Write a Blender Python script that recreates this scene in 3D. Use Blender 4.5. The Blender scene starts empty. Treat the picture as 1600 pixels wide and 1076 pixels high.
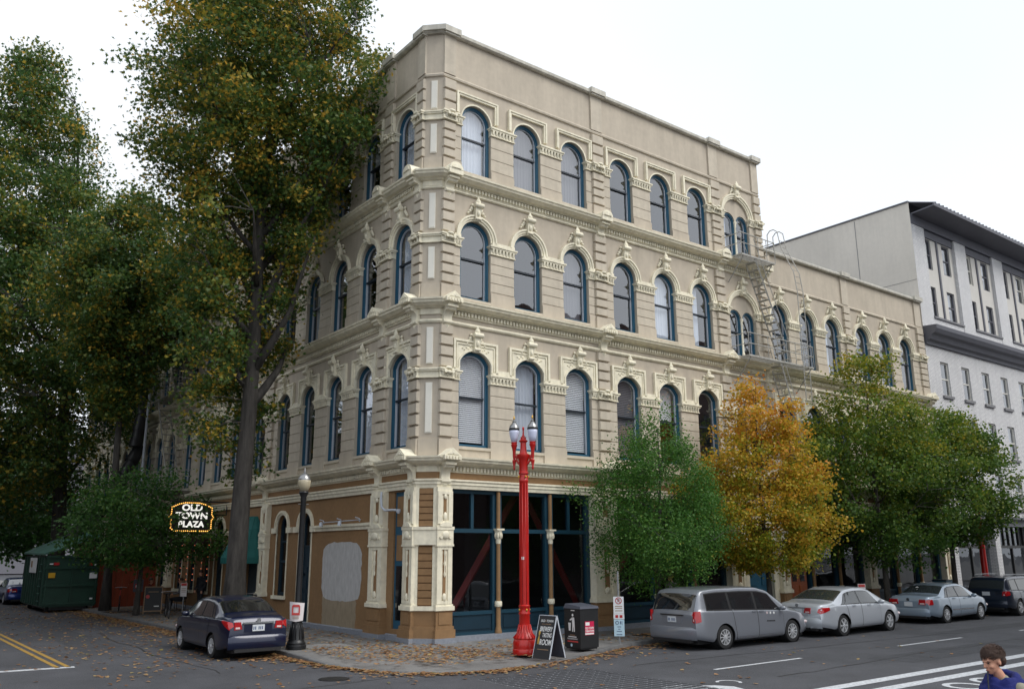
import bpy, bmesh, math, random
import numpy as np
from mathutils import Vector, Matrix
random.seed(7); rng = np.random.default_rng(7)
PI = math.pi; R = math.radians
sc = bpy.context.scene; C = sc.collection

# ---------------------------------------------------------------- camera, sky, sun, exposure
CAM = Vector((-13.485, -21.717, 2.479)); YAW, PITCH, ROLL = R(52.425), R(13.544), R(-0.227)
f_ = Vector((math.cos(YAW)*math.cos(PITCH), math.sin(YAW)*math.cos(PITCH), math.sin(PITCH)))
r_ = Vector((math.sin(YAW), -math.cos(YAW), 0)); u_ = r_.cross(f_)
rr, uu = math.cos(ROLL)*r_ + math.sin(ROLL)*u_, -math.sin(ROLL)*r_ + math.cos(ROLL)*u_
cd = bpy.data.cameras.new('camera'); cam = bpy.data.objects.new('camera', cd); C.objects.link(cam)
cam.matrix_world = Matrix(((rr.x, uu.x, -f_.x, CAM.x), (rr.y, uu.y, -f_.y, CAM.y), (rr.z, uu.z, -f_.z, CAM.z), (0, 0, 0, 1)))
cd.lens = 30.319; cd.sensor_width = 36; cd.clip_end = 2000; cd.clip_start = 0.1
sc.camera = cam
w = bpy.data.worlds.new('World'); sc.world = w; w.use_nodes = True
nt = w.node_tree; nt.nodes.clear()
sky = nt.nodes.new('ShaderNodeTexSky'); sky.sky_type = 'NISHITA'; sky.sun_disc = False
SUN_EL, SUN_AZ = R(48), R(-62)          # azimuth of the sun in the xy plane (from +x towards +y)
sky.sun_elevation = SUN_EL; sky.sun_rotation = PI/2 - SUN_AZ; sky.air_density = 1.5; sky.dust_density = 6
bg1 = nt.nodes.new('ShaderNodeBackground'); bg1.inputs[1].default_value = 0.07
nt.links.new(sky.outputs[0], bg1.inputs[0])
# the closed cloud deck in front of that sky: an even pale veil, a little thinner in broad soft patches
tc = nt.nodes.new('ShaderNodeTexCoord'); nz = nt.nodes.new('ShaderNodeTexNoise'); nz.inputs['Scale'].default_value = 1.6; nz.inputs['Detail'].default_value = 3
rp = nt.nodes.new('ShaderNodeValToRGB')
rp.color_ramp.elements[0].position = .3; rp.color_ramp.elements[0].color = (.80, .865, .955, 1)
rp.color_ramp.elements[1].position = .7; rp.color_ramp.elements[1].color = (.93, .962, 1.0, 1)
bg2 = nt.nodes.new('ShaderNodeBackground'); bg2.inputs[1].default_value = .89
add = nt.nodes.new('ShaderNodeMixShader'); add.inputs[0].default_value = .9; wo = nt.nodes.new('ShaderNodeOutputWorld')
nt.links.new(tc.outputs['Generated'], nz.inputs['Vector']); nt.links.new(nz.outputs['Fac'], rp.inputs[0]); nt.links.new(rp.outputs[0], bg2.inputs[0])
nt.links.new(bg1.outputs[0], add.inputs[1]); nt.links.new(bg2.outputs[0], add.inputs[2]); nt.links.new(add.outputs[0], wo.inputs[0])
sl = bpy.data.lights.new('sun', 'SUN'); sl.energy = 1.4; sl.angle = R(35); sl.color = (1, .97, .92)
so = bpy.data.objects.new('sun', sl); C.objects.link(so)
sd = Vector((math.cos(SUN_AZ)*math.cos(SUN_EL), math.sin(SUN_AZ)*math.cos(SUN_EL), math.sin(SUN_EL)))
so.rotation_euler = sd.to_track_quat('Z', 'Y').to_euler(); so.location = (0, -30, 40)
sc.view_settings.view_transform = 'Standard'; sc.view_settings.look = 'None'; sc.view_settings.gamma = 1; sc.view_settings.exposure = 0.52
sc.view_settings.use_curve_mapping = False
sc.cycles.max_bounces = 6; sc.cycles.transparent_max_bounces = 12; sc.cycles.use_denoising = True
sc.cycles.diffuse_bounces = 3; sc.cycles.glossy_bounces = 3; sc.cycles.caustics_reflective = False; sc.cycles.caustics_refractive = False

# ---------------------------------------------------------------- materials
MATS = {}
def srgb(r, g, b):
    return tuple(((c/255/12.92) if c/255 <= .04045 else ((c/255+.055)/1.055)**2.4) for c in (r, g, b))
def mat(name, col, rough=.7, metal=0, spec=.5, noise=None, scale=6., amt=.12, bump=0, bscale=60, stretch=(1, 1, 1), col2=None, coat=0, emit=None, estr=1, trans=0):
    """Principled material; the colour wanders to col2 (or a darker shade) with object-space noise."""
    m = bpy.data.materials.new(name); MATS[name] = m; m.use_nodes = True; n = m.node_tree; b = n.nodes['Principled BSDF']
    b.inputs['Base Color'].default_value = (*col, 1); b.inputs['Roughness'].default_value = rough
    b.inputs['Metallic'].default_value = metal; b.inputs['Specular IOR Level'].default_value = spec
    if coat: b.inputs['Coat Weight'].default_value = coat; b.inputs['Coat Roughness'].default_value = .05
    if emit: b.inputs['Emission Color'].default_value = (*emit, 1); b.inputs['Emission Strength'].default_value = estr
    if trans: b.inputs['Transmission Weight'].default_value = trans
    if noise is not None or bump:
        g = n.nodes.new('ShaderNodeNewGeometry'); mp = n.nodes.new('ShaderNodeMapping'); mp.inputs['Scale'].default_value = stretch
        n.links.new(g.outputs['Position'], mp.inputs['Vector'])
    if noise is not None:
        t = n.nodes.new('ShaderNodeTexNoise'); t.inputs['Scale'].default_value = scale; t.inputs['Detail'].default_value = 5; t.inputs['Roughness'].default_value = .65
        n.links.new(mp.outputs[0], t.inputs['Vector'])
        cr = n.nodes.new('ShaderNodeValToRGB'); cr.color_ramp.elements[0].position = .5-noise; cr.color_ramp.elements[1].position = .5+noise
        c2 = col2 or tuple(c*(1-amt*2) for c in col); hi = tuple(min(1, c*(1+amt*.5)) for c in col) if col2 is None else col
        cr.color_ramp.elements[0].color = (*c2, 1); cr.color_ramp.elements[1].color = (*hi, 1)
        n.links.new(t.outputs['Fac'], cr.inputs[0]); n.links.new(cr.outputs[0], b.inputs['Base Color'])
    if bump:
        t2 = n.nodes.new('ShaderNodeTexNoise'); t2.inputs['Scale'].default_value = bscale; t2.inputs['Detail'].default_value = 4
        n.links.new(mp.outputs[0], t2.inputs['Vector'])
        bp = n.nodes.new('ShaderNodeBump'); bp.inputs['Strength'].default_value = bump; bp.inputs['Distance'].default_value = .02
        n.links.new(t2.outputs['Fac'], bp.inputs['Height']); n.links.new(bp.outputs[0], b.inputs['Normal'])
    return m
mat('stucco', srgb(191, 180, 163), .85, noise=.22, scale=1.3, amt=.08, bump=.12, bscale=40, stretch=(1.3, 1.3, .5))
mat('stucco_block', srgb(195, 185, 168), .85, noise=.3, scale=2.0, amt=.06, bump=.1, bscale=40)
mat('cream', srgb(236, 229, 206), .7, noise=.3, scale=3.0, amt=.09, bump=.08, bscale=50)
mat('cream_panel', srgb(228, 225, 214), .7, noise=.3, scale=3, amt=.04)
mat('ochre', srgb(144, 112, 77), .8, noise=.3, scale=1.2, amt=.10, bump=.1, bscale=40)
mat('ochre_dark', srgb(120, 88, 58), .8, noise=.3, scale=1.2, amt=.10, bump=.1, bscale=40)
mat('patch', srgb(192, 191, 190), .85, noise=.2, scale=9, amt=.12, bump=.2, bscale=30, stretch=(1, 1, .3))
mat('patch_low', srgb(160, 145, 122), .85, noise=.2, scale=9, amt=.12, bump=.2, bscale=30, stretch=(1, 1, .3))
mat('teal', srgb(38, 90, 116), .45, noise=.3, scale=3, amt=.1)
mat('teal_shop', srgb(22, 62, 80), .45, noise=.3, scale=3, amt=.1); mat('teal_dark', srgb(18, 48, 64), .45, noise=.3, scale=3, amt=.12)
mat('sash_white', srgb(190, 196, 205), .5)
mat('sash_dark', srgb(22, 34, 46), .5)
mat('granite', srgb(140, 145, 155), .7, noise=.25, scale=14, amt=.13, bump=.1, bscale=80)
mat('coping', srgb(196, 192, 180), .6, noise=.3, scale=2, amt=.12)
mat('roof', (.09, .09, .09), .9)
mat('interior', (.05, .047, .045), .9)
mat('interior_light', (.16, .15, .14), .9)
mat('blind', srgb(236, 238, 242), .6)
mat('curtain', srgb(222, 228, 238), .8)
mat('curtain_grey', srgb(120, 118, 122), .8)
mat('iron_grey', srgb(176, 174, 168), .55, noise=.3, scale=6, amt=.2)
mat('red_steel', srgb(118, 32, 28), .6)
mat('red_paint', srgb(186, 24, 16), .32, noise=.3, scale=8, amt=.09, coat=.25)
mat('gold', srgb(205, 160, 70), .35, metal=.6)
mat('black_paint', (.012, .013, .015), .38, noise=.3, scale=6, amt=.2)
mat('globe', srgb(205, 210, 232), .25, spec=.5)
mat('globe_clear', srgb(175, 165, 140), .2)
mat('lamp_metal', srgb(150, 150, 150), .3, metal=.8)
mat('asphalt', (.076, .078, .088), .8, noise=.22, scale=.7, amt=.16, bump=.5, bscale=160)
mat('concrete', (.205, .20, .195), .85, noise=.25, scale=1.1, amt=.2, bump=.25, bscale=90)
mat('concrete_dark', (.15, .148, .145), .85, noise=.25, scale=2.2, amt=.22, bump=.25, bscale=90)
mat('kerb', (.17, .17, .172), .85, noise=.25, scale=4, amt=.25, bump=.2, bscale=50)
mat('soil', (.035, .026, .018), .95, noise=.2, scale=8, amt=.3, bump=.6, bscale=30)
mat('road_white', srgb(205, 208, 212), .7, noise=.18, scale=14, amt=.16)
mat('paver_joint', (.30, .31, .33), .8, noise=.2, scale=8, amt=.2); mat('road_yellow', srgb(176, 140, 64), .7, noise=.18, scale=14, amt=.2)
mat('paver', (.042, .044, .052), .8, noise=.3, scale=3, amt=.15, bump=.3, bscale=90)
mat('bark', (.062, .056, .05), .9, noise=.2, scale=7, amt=.35, bump=.9, bscale=16, stretch=(1, 1, .18))
mat('bark_young', (.075, .068, .06), .9, noise=.2, scale=9, amt=.3, bump=.5, bscale=25, stretch=(1, 1, .2))
mat('white', srgb(232, 232, 230), .6); mat('sign_white', srgb(226, 228, 230), .45); mat('sign_blue', srgb(186, 214, 228), .45)
mat('black', (.012, .012, .013), .5); mat('dark_rubber', (.016, .016, .017), .75)
mat('bin_black', (.016, .017, .019), .5, noise=.3, scale=5, amt=.2); mat('sticker_pink', srgb(200, 30, 78), .5)
mat('chalk', (.02, .02, .022), .6); mat('beer', srgb(190, 150, 62), .5); mat('tan_text', srgb(150, 120, 90), .6)
mat('steel', srgb(150, 152, 155), .4, metal=.7); mat('galvanised', srgb(150, 153, 156), .5, metal=.5)
mat('awning', srgb(12, 92, 88), .75, noise=.3, scale=3, amt=.1)
mat('wood_orange', srgb(150, 74, 30), .45, noise=.25, scale=6, amt=.2, stretch=(1, 1, .2))
mat('wood_red', srgb(140, 58, 30), .7, noise=.25, scale=5, amt=.22, stretch=(1, 1, .2))
mat('dumpster', (.008, .05, .03), .55, noise=.3, scale=2.5, amt=.25); mat('dumpster_lid', (.07, .18, .14), .6, noise=.22, scale=2.5, amt=.2)
mat('plastic_black', (.018, .018, .02), .45); mat('plastic_grey', srgb(70, 74, 86), .5)
mat('sign_yellow', srgb(210, 160, 30), .5); mat('sign_red', srgb(176, 26, 30), .45); mat('blue_sign', srgb(30, 70, 190), .45)
mat('poster', srgb(222, 216, 216), .6); mat('poster_red', srgb(196, 70, 66), .6)
mat('bulb', (1, .55, .12), .4, emit=(1, .50, .10), estr=1.3); mat('neon_white', (.9, .9, .85), .5, emit=(1, .97, .9), estr=.55)
mat('bulb_red', (1, .2, .12), .4, emit=(1, .25, .10), estr=.5)
mat('sign_brown', srgb(46, 22, 16), .6); mat('sign_black', (.012, .011, .011), .5)
mat('wbrick_dark', srgb(108, 108, 116), .7); mat('wb_plaster', srgb(222, 216, 206), .85, noise=.25, scale=.5, amt=.07, bump=.1, bscale=30, stretch=(1, 1, .5))
mat('wb_cornice', srgb(96, 97, 106), .6, noise=.3, scale=2, amt=.1); mat('wb_stucco', srgb(206, 203, 197), .8, noise=.3, scale=2, amt=.05)
mat('wb_frame', srgb(214, 212, 204), .5); mat('wb_sill', srgb(120, 120, 124), .7)
mat('skin', srgb(204, 150, 124), .55); mat('hair', srgb(74, 50, 38), .5, noise=.3, scale=60, amt=.3); mat('scarf', srgb(14, 26, 98), .85, bump=.4, bscale=120)
mat('coat', srgb(140, 136, 120), .8, bump=.2, bscale=100); mat('shirt', srgb(120, 150, 170), .8); mat('trousers', (.02, .022, .03), .85); mat('cloth_red', (.12, .015, .012), .85); mat('cloth_dark', (.016, .018, .024), .85); mat('cloth_grey', (.2, .2, .21), .85); mat('lips', srgb(150, 84, 78), .5); mat('eye', srgb(40, 30, 28), .3)
def brick_mat(name, c1, c2, mortar, sx=.22, sz=.075):
    m = mat(name, c1, .75); n = m.node_tree; b = n.nodes['Principled BSDF']
    g = n.nodes.new('ShaderNodeNewGeometry'); sp = n.nodes.new('ShaderNodeSeparateXYZ'); n.links.new(g.outputs['Position'], sp.inputs[0])
    ad = n.nodes.new('ShaderNodeMath'); ad.operation = 'ADD'; n.links.new(sp.outputs[0], ad.inputs[0]); n.links.new(sp.outputs[1], ad.inputs[1])
    cb = n.nodes.new('ShaderNodeCombineXYZ'); n.links.new(ad.outputs[0], cb.inputs[0]); n.links.new(sp.outputs[2], cb.inputs[1])
    bt = n.nodes.new('ShaderNodeTexBrick'); bt.inputs['Scale'].default_value = 1; bt.inputs['Brick Width'].default_value = sx; bt.inputs['Row Height'].default_value = sz
    bt.inputs['Mortar Size'].default_value = .011; bt.inputs['Color1'].default_value = (*c1, 1); bt.inputs['Color2'].default_value = (*c2, 1); bt.inputs['Mortar'].default_value = (*mortar, 1)
    n.links.new(cb.outputs[0], bt.inputs['Vector']); n.links.new(bt.outputs['Color'], b.inputs['Base Color'])
    bp = n.nodes.new('ShaderNodeBump'); bp.inputs['Strength'].default_value = .5; bp.inputs['Distance'].default_value = .012; bp.invert = True
    n.links.new(bt.outputs['Fac'], bp.inputs['Height']); n.links.new(bp.outputs[0], b.inputs['Normal'])
brick_mat('white_brick', srgb(224, 224, 223), srgb(211, 211, 212), srgb(164, 164, 170))
brick_mat('red_brick', srgb(92, 66, 60), srgb(80, 58, 54), srgb(110, 100, 96))
def glass_mat(name, refl, tint=(.78, .83, .88)):
    m = bpy.data.materials.new(name); MATS[name] = m; m.use_nodes = True; n = m.node_tree; n.nodes.clear()
    o = n.nodes.new('ShaderNodeOutputMaterial'); tr = n.nodes.new('ShaderNodeBsdfTransparent'); tr.inputs[0].default_value = (*tint, 1)
    gl = n.nodes.new('ShaderNodeBsdfGlossy'); gl.inputs['Roughness'].default_value = .015; gl.inputs[0].default_value = (.92, .95, 1, 1)
    # old drawn glass: reflections waver a little
    g = n.nodes.new('ShaderNodeNewGeometry'); t = n.nodes.new('ShaderNodeTexNoise'); t.inputs['Scale'].default_value = 1.4; t.inputs['Detail'].default_value = 1
    n.links.new(g.outputs['Position'], t.inputs['Vector']); bp = n.nodes.new('ShaderNodeBump'); bp.inputs['Strength'].default_value = .10; bp.inputs['Distance'].default_value = .05
    n.links.new(t.outputs['Fac'], bp.inputs['Height']); n.links.new(bp.outputs[0], gl.inputs['Normal'])
    lw = n.nodes.new('ShaderNodeLayerWeight'); lw.inputs[0].default_value = .5
    pw = n.nodes.new('ShaderNodeMath'); pw.operation = 'POWER'; pw.inputs[1].default_value = 4; n.links.new(lw.outputs['Facing'], pw.inputs[0])
    ma = n.nodes.new('ShaderNodeMath'); ma.operation = 'MULTIPLY_ADD'; ma.use_clamp = True; ma.inputs[1].default_value = .9; ma.inputs[2].default_value = refl
    n.links.new(pw.outputs[0], ma.inputs[0]); mx = n.nodes.new('ShaderNodeMixShader')
    n.links.new(ma.outputs[0], mx.inputs[0]); n.links.new(tr.outputs[0], mx.inputs[1]); n.links.new(gl.outputs[0], mx.inputs[2]); n.links.new(mx.outputs[0], o.inputs[0])
glass_mat('glass', .22, (.93, .95, .97)); glass_mat('shop_glass', .05, (.62, .66, .70))
def leaf_mat(name, stops, rough=.5):
    """leaf colour picked per leaf from the 'tint' attribute"""
    m = mat(name, (.05, .08, .02), rough, spec=.35); n = m.node_tree; b = n.nodes['Principled BSDF']
    a = n.nodes.new('ShaderNodeAttribute'); a.attribute_name = 'tint'; cr = n.nodes.new('ShaderNodeValToRGB')
    e = cr.color_ramp.elements
    while len(e) < len(stops): e.new(.5)
    for k, (p, c) in enumerate(stops): e[k].position = p; e[k].color = (*c, 1)
    n.links.new(a.outputs['Fac'], cr.inputs[0]); n.links.new(cr.outputs[0], b.inputs['Base Color'])
    tl = n.nodes.new('ShaderNodeBsdfTranslucent'); n.links.new(cr.outputs[0], tl.inputs[0]); mx = n.nodes.new('ShaderNodeMixShader'); mx.inputs[0].default_value = .42
    o = n.nodes['Material Output']; n.links.new(b.outputs[0], mx.inputs[1]); n.links.new(tl.outputs[0], mx.inputs[2]); n.links.new(mx.outputs[0], o.inputs[0])
leaf_mat('leaf_sweetgum', [(0, (.042, .10, .028)), (.46, (.082, .145, .03)), (.66, (.18, .20, .03)), (.84, (.46, .33, .045)), (1, (.60, .36, .05))])
leaf_mat('leaf_green', [(0, (.04, .125, .022)), (.5, (.08, .20, .034)), (.85, (.15, .29, .05)), (1, (.30, .33, .06))])
leaf_mat('leaf_gold', [(0, (.20, .25, .02)), (.22, (.45, .36, .03)), (.55, (.66, .37, .04)), (.85, (.64, .25, .035)), (1, (.48, .15, .03))])
leaf_mat('leaf_maple', [(0, (.05, .12, .02)), (.40, (.11, .19, .025)), (.70, (.25, .28, .032)), (1, (.46, .34, .035))])
leaf_mat('leaf_dogwood', [(0, (.035, .10, .024)), (.6, (.07, .17, .035)), (1, (.14, .23, .04))])
leaf_mat('leaf_fallen', [(0, (.20, .10, .045)), (.4, (.36, .19, .085)), (.7, (.52, .30, .15)), (.93, (.56, .40, .18)), (1, (.25, .24, .06))], .8)
def paint(name, col, metal=.3, rough=.3):
    return mat(name, col, rough, metal=metal, coat=.8, noise=.35, scale=300, amt=.03)
paint('paint_van', srgb(130, 134, 142)); paint('paint_silver', srgb(188, 193, 200)); paint('paint_bluegrey', srgb(142, 158, 174)); paint('paint_darkblue', srgb(30, 40, 58), .4); paint('paint_navy', srgb(8, 20, 52), .25); paint('paint_blue', srgb(24, 50, 120), .4); paint('paint_white', srgb(200, 204, 210), .1)
mat('car_glass', (.010, .011, .013), .04, spec=.9, coat=1); mat('car_glass_light', (.03, .036, .04), .05, spec=.6, coat=.4); mat('tail_red', srgb(170, 18, 24), .15, coat=1); mat('tail_clear', srgb(225, 205, 205), .15, coat=1); mat('amber', srgb(220, 110, 30), .2, coat=1)
mat('chrome', (.75, .76, .78), .12, metal=1); mat('alloy', (.68, .69, .71), .32, metal=.45); mat('trim_black', (.014, .014, .015), .5); mat('plate', srgb(205, 210, 214), .5); mat('plate_ink', srgb(60, 80, 120), .5); mat('seat_grey', srgb(150, 148, 142), .8)

# ---------------------------------------------------------------- mesh helpers
class MB:
    def __init__(s): s.v = []; s.f = []; s.mi = []; s.cur = 0
    def add(s, vs, fs):
        o = len(s.v); s.v += [tuple(v) for v in vs]; s.f += [tuple(i+o for i in f) for f in fs]; s.mi += [s.cur]*len(fs); return s
    def box(s, x0, x1, y0, y1, z0, z1):
        return s.add([(x, y, z) for z in (z0, z1) for y in (y0, y1) for x in (x0, x1)], [(0, 2, 3, 1), (4, 5, 7, 6), (0, 1, 5, 4), (2, 6, 7, 3), (0, 4, 6, 2), (1, 3, 7, 5)])
    def quad(s, a, b, c, d): return s.add([a, b, c, d], [(0, 1, 2, 3)])
    def prism(s, pts, a, b, ax='y'):
        """closed 2-D outline extruded from a to b along axis; pts are the other two coordinates in order (x,z) / (x,y) / (y,z)"""
        n = len(pts)
        def P(p, t): return (p[0], t, p[1]) if ax == 'y' else ((p[0], p[1], t) if ax == 'z' else (t, p[0], p[1]))
        return s.add([P(p, a) for p in pts]+[P(p, b) for p in pts], [tuple(range(n)), tuple(range(2*n-1, n-1, -1))]+[(i, (i+1) % n, n+(i+1) % n, n+i) for i in range(n)])
    def lathe(s, prof, n=16, c=(0, 0, 0), ax='z', a0=0, caps=True):
        vs = []
        for r, z in prof:
            for k in range(n):
                a = a0+2*PI*k/n; p = (r*math.cos(a), r*math.sin(a), z)
                if ax == 'y': p = (p[0], p[2], p[1])
                if ax == 'x': p = (p[2], p[0], p[1])
                vs.append((p[0]+c[0], p[1]+c[1], p[2]+c[2]))
        fs = [(i*n+k, i*n+(k+1) % n, (i+1)*n+(k+1) % n, (i+1)*n+k) for i in range(len(prof)-1) for k in range(n)]
        if caps: fs += [tuple(range(n-1, -1, -1)), tuple((len(prof)-1)*n+k for k in range(n))]
        return s.add(vs, fs)
    def tube(s, path, r, n=8, caps=True):
        path = [Vector(p) for p in path]; vs = []; m = len(path); rs = r if isinstance(r, (list, tuple)) else [r]*m
        up = Vector((0, 0, 1)); prev = None
        for i, p in enumerate(path):
            t = (path[min(i+1, m-1)]-path[max(i-1, 0)]).normalized()
            if prev is None: a = t.cross(up if abs(t.z) < .95 else Vector((1, 0, 0))).normalized()
            else: a = (prev-t*prev.dot(t)).normalized()
            prev = a; b = t.cross(a)
            for k in range(n):
                q = 2*PI*k/n; vs.append(p+(a*math.cos(q)+b*math.sin(q))*rs[i])
        fs = [(i*n+k, i*n+(k+1) % n, (i+1)*n+(k+1) % n, (i+1)*n+k) for i in range(m-1) for k in range(n)]
        if caps: fs += [tuple(range(n-1, -1, -1)), tuple((m-1)*n+k for k in range(n))]
        return s.add(vs, fs)
    def ball(s, c, r, n=10, m=6):
        rx, ry, rz = r if isinstance(r, (tuple, list)) else (r, r, r); vs = []
        for i in range(1, m):
            t = PI*i/m
            for k in range(n): vs.append((c[0]+rx*math.sin(t)*math.cos(2*PI*k/n), c[1]+ry*math.sin(t)*math.sin(2*PI*k/n), c[2]-rz*math.cos(t)))
        lo = len(vs); vs += [(c[0], c[1], c[2]-rz), (c[0], c[1], c[2]+rz)]
        fs = [(i*n+k, i*n+(k+1) % n, (i+1)*n+(k+1) % n, (i+1)*n+k) for i in range(m-2) for k in range(n)]
        fs += [(lo, (k+1) % n, k) for k in range(n)]+[(lo+1, (m-2)*n+k, (m-2)*n+(k+1) % n) for k in range(n)]
        return s.add(vs, fs)
    def ring(s, A, B, y0, y1):
        """band between two open outlines of equal length (x,z), thick from y0 to y1"""
        n = len(A); vs = [(x, y0, z) for x, z in A]+[(x, y0, z) for x, z in B]+[(x, y1, z) for x, z in A]+[(x, y1, z) for x, z in B]
        fs = []
        for i in range(n-1):
            fs += [(i, i+1, n+i+1, n+i), (2*n+i, 3*n+i, 3*n+i+1, 2*n+i+1), (i, 2*n+i, 2*n+i+1, i+1), (n+i, n+i+1, 3*n+i+1, 3*n+i)]
        fs += [(0, n, 3*n, 2*n), (n-1, 3*n-1, 4*n-1, 2*n-1)]
        return s.add(vs, fs)
    def sweep(s, path, prof, caps=True):
        """profile (outward d, z) along an open plan path; outward is to the right of travel; mitred"""
        n = len(path); m = len(prof); N = []
        for i in range(n):
            ds = []
            if i > 0: ds.append((Vector(path[i])-Vector(path[i-1])).normalized())
            if i < n-1: ds.append((Vector(path[i+1])-Vector(path[i])).normalized())
            ns = [Vector((d.y, -d.x)) for d in ds]
            if len(ns) == 2:
                b = (ns[0]+ns[1]).normalized(); N.append(b/b.dot(ns[0]))
            else: N.append(ns[0])
        vs = [(path[i][0]+N[i].x*d, path[i][1]+N[i].y*d, z) for i in range(n) for d, z in prof]
        fs = [(i*m+k, (i+1)*m+k, (i+1)*m+k+1, i*m+k+1) for i in range(n-1) for k in range(m-1)]
        if caps: fs += [tuple(range(m)), tuple((n-1)*m+k for k in range(m-1, -1, -1))]
        return s.add(vs, fs)
    def mesh(s, name, mats, smooth=False):
        me = bpy.data.meshes.new(name); me.from_pydata(s.v, [], s.f)
        for m in (mats if isinstance(mats, (list, tuple)) else [mats]): me.materials.append(MATS[m])
        if any(s.mi): me.polygons.foreach_set('material_index', s.mi)
        bm = bmesh.new(); bm.from_mesh(me); bmesh.ops.recalc_face_normals(bm, faces=bm.faces); bm.to_mesh(me); bm.free()
        if smooth:
            me.polygons.foreach_set('use_smooth', [True]*len(me.polygons))
            if smooth is not True: me.set_sharp_from_angle(angle=R(smooth))
        me.update(); return me
    def build(s, name, m, parent=None, smooth=False, loc=None, rz=0):
        return link(name, s.mesh(name, m, smooth), parent, loc, rz)
def link(name, data, parent=None, loc=None, rz=0, scale=None):
    o = bpy.data.objects.new(name, data); C.objects.link(o)
    if parent: o.parent = parent
    if loc: o.location = loc
    if rz: o.rotation_euler = (0, 0, rz)
    if scale: o.scale = scale
    return o
def tag(o, label=None, cat=None, group=None, kind=None):
    if label: o['label'] = label
    if cat: o['category'] = cat
    if group: o['group'] = group
    if kind: o['kind'] = kind
    return o
def thing(name, label, cat, loc=(0, 0, 0), rz=0, group=None):
    return tag(link(name, None, None, loc, rz), label, cat, group)
def copy_tree(o, parent=None):
    c = o.copy(); C.objects.link(c); c.parent = parent
    for ch in o.children: copy_tree(ch, c)
    return c
TMP = bpy.data.scenes.new('tmp')                # a workbench scene for turning text and modifiers into plain meshes
def bake(t):
    TMP.collection.objects.link(t)
    with bpy.context.temp_override(scene=TMP, view_layer=TMP.view_layers[0]):
        dg = bpy.context.evaluated_depsgraph_get(); dg.update(); return bpy.data.meshes.new_from_object(t.evaluated_get(dg))
def text(name, body, size, m, parent, loc, rot, ext=.004, align='CENTER', sx=1., shear=0, bold=0.):
    cu = bpy.data.curves.new(name, 'FONT'); cu.body = body; cu.size = size; cu.extrude = ext; cu.align_x = align; cu.align_y = 'CENTER'; cu.shear = shear; cu.offset = bold
    cu.materials.append(MATS[m]); t = bpy.data.objects.new('tmp', cu); me = bake(t); bpy.data.objects.remove(t); bpy.data.curves.remove(cu)
    o = link(name, me, parent, loc); o.rotation_euler = rot; o.scale = (sx, 1, 1); return o
def smoothstep(a, b, x):
    t = max(0, min(1, (x-a)/(b-a))); return t*t*(3-2*t)

def speckle(name, scale, amt, big=0, bigs=.25, drip=0):
    n = MATS[name].node_tree; b = n.nodes['Principled BSDF']; src = b.inputs['Base Color'].links[0].from_socket; g = n.nodes.new('ShaderNodeNewGeometry'); mp = n.nodes.new('ShaderNodeMapping'); mp.inputs['Scale'].default_value = (1, 1, .045); n.links.new(g.outputs['Position'], mp.inputs['Vector'])
    for sc_, a in ((scale, amt),)+(((bigs, big),) if big else ())+(((6.01, drip),) if drip else ()):
        t = n.nodes.new('ShaderNodeTexNoise'); t.inputs['Scale'].default_value = sc_; t.inputs['Detail'].default_value = 4 if sc_ < 5 else 1; n.links.new(mp.outputs[0] if sc_ == 6.01 else g.outputs['Position'], t.inputs['Vector'])
        r = n.nodes.new('ShaderNodeMapRange'); r.inputs[1].default_value = .3; r.inputs[2].default_value = .7; r.inputs[3].default_value = 1-a; r.inputs[4].default_value = 1+a; n.links.new(t.outputs['Fac'], r.inputs[0])
        m = n.nodes.new('ShaderNodeMix'); m.data_type = 'RGBA'; m.blend_type = 'MULTIPLY'; m.inputs[0].default_value = 1; n.links.new(src, m.inputs[6]); n.links.new(r.outputs[0], m.inputs[7]); src = m.outputs[2]
    n.links.new(src, b.inputs['Base Color'])
speckle('asphalt', 38, .34, .16, .22); speckle('concrete', 30, .16, .14, .5); speckle('concrete_dark', 30, .16); speckle('road_white', 22, .12); speckle('ochre', 8, .06, .07, .4); speckle('cream', 7, .06, .07, .6, .07); speckle('stucco_block', 6, .04, .06, .7, .05); speckle('stucco', 5, .03, .05, .5, .03); speckle('coping', 5, .08, .1, .8, .12); speckle('wb_plaster', 5, .02, .03, .3, .02); speckle('white_brick', 9, .05, .05, .4, .05)
mat('asphalt_patch', (.060, .062, .070), .85, noise=.22, scale=2, amt=.14, bump=.5, bscale=160); speckle('asphalt_patch', 38, .3)
mat('tar', (.018, .018, .019), .55)

# ================================================================ the corner building
BLD = thing('corner_building', 'four-storey taupe and cream Italianate corner building with teal arched windows', 'building')
K2, K3, K4 = 5.24, 10.07, 14.33           # cornice tops
YMAX, XM4, XM3 = 46.0, 17.05, 30.4
SILL = {2: 5.62, 3: 10.32, 4: 14.64}
WIN = {2: (1.2, 2.63, .38), 3: (1.2, 2.06, .6), 4: (1.2, 1.88, .6)}      # width, spring height above the sill, rise
CAP = {2: (7.64, 7.94), 3: (11.98, 12.32), 4: (16.22, 16.48)}
R4 = [1.74, 3.91, 6.08, 8.50, 10.67, 12.84]; R3 = [17.95, 19.97, 21.97, 24.5, 26.5, 28.5]; DBL = 15.40
LC = [1.66, 3.95, 6.13, 8.33, 10.53, 13.05, 15.75, 17.95, 20.15, 22.35, 25.1, 27.3, 29.5, 31.7, 34.4, 36.6, 38.8, 41.0, 43.8]
PR = [(.40, .86), (6.97, 7.53), (13.72, 14.28), (16.6, 17.05), (22.98, 23.5), (29.75, 30.35)]
PL = [(.40, .86), (2.40, 2.95), (11.55, 12.12), (13.95, 14.5), (23.4, 23.98), (32.7, 33.3), (42.1, 42.7)]
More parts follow.
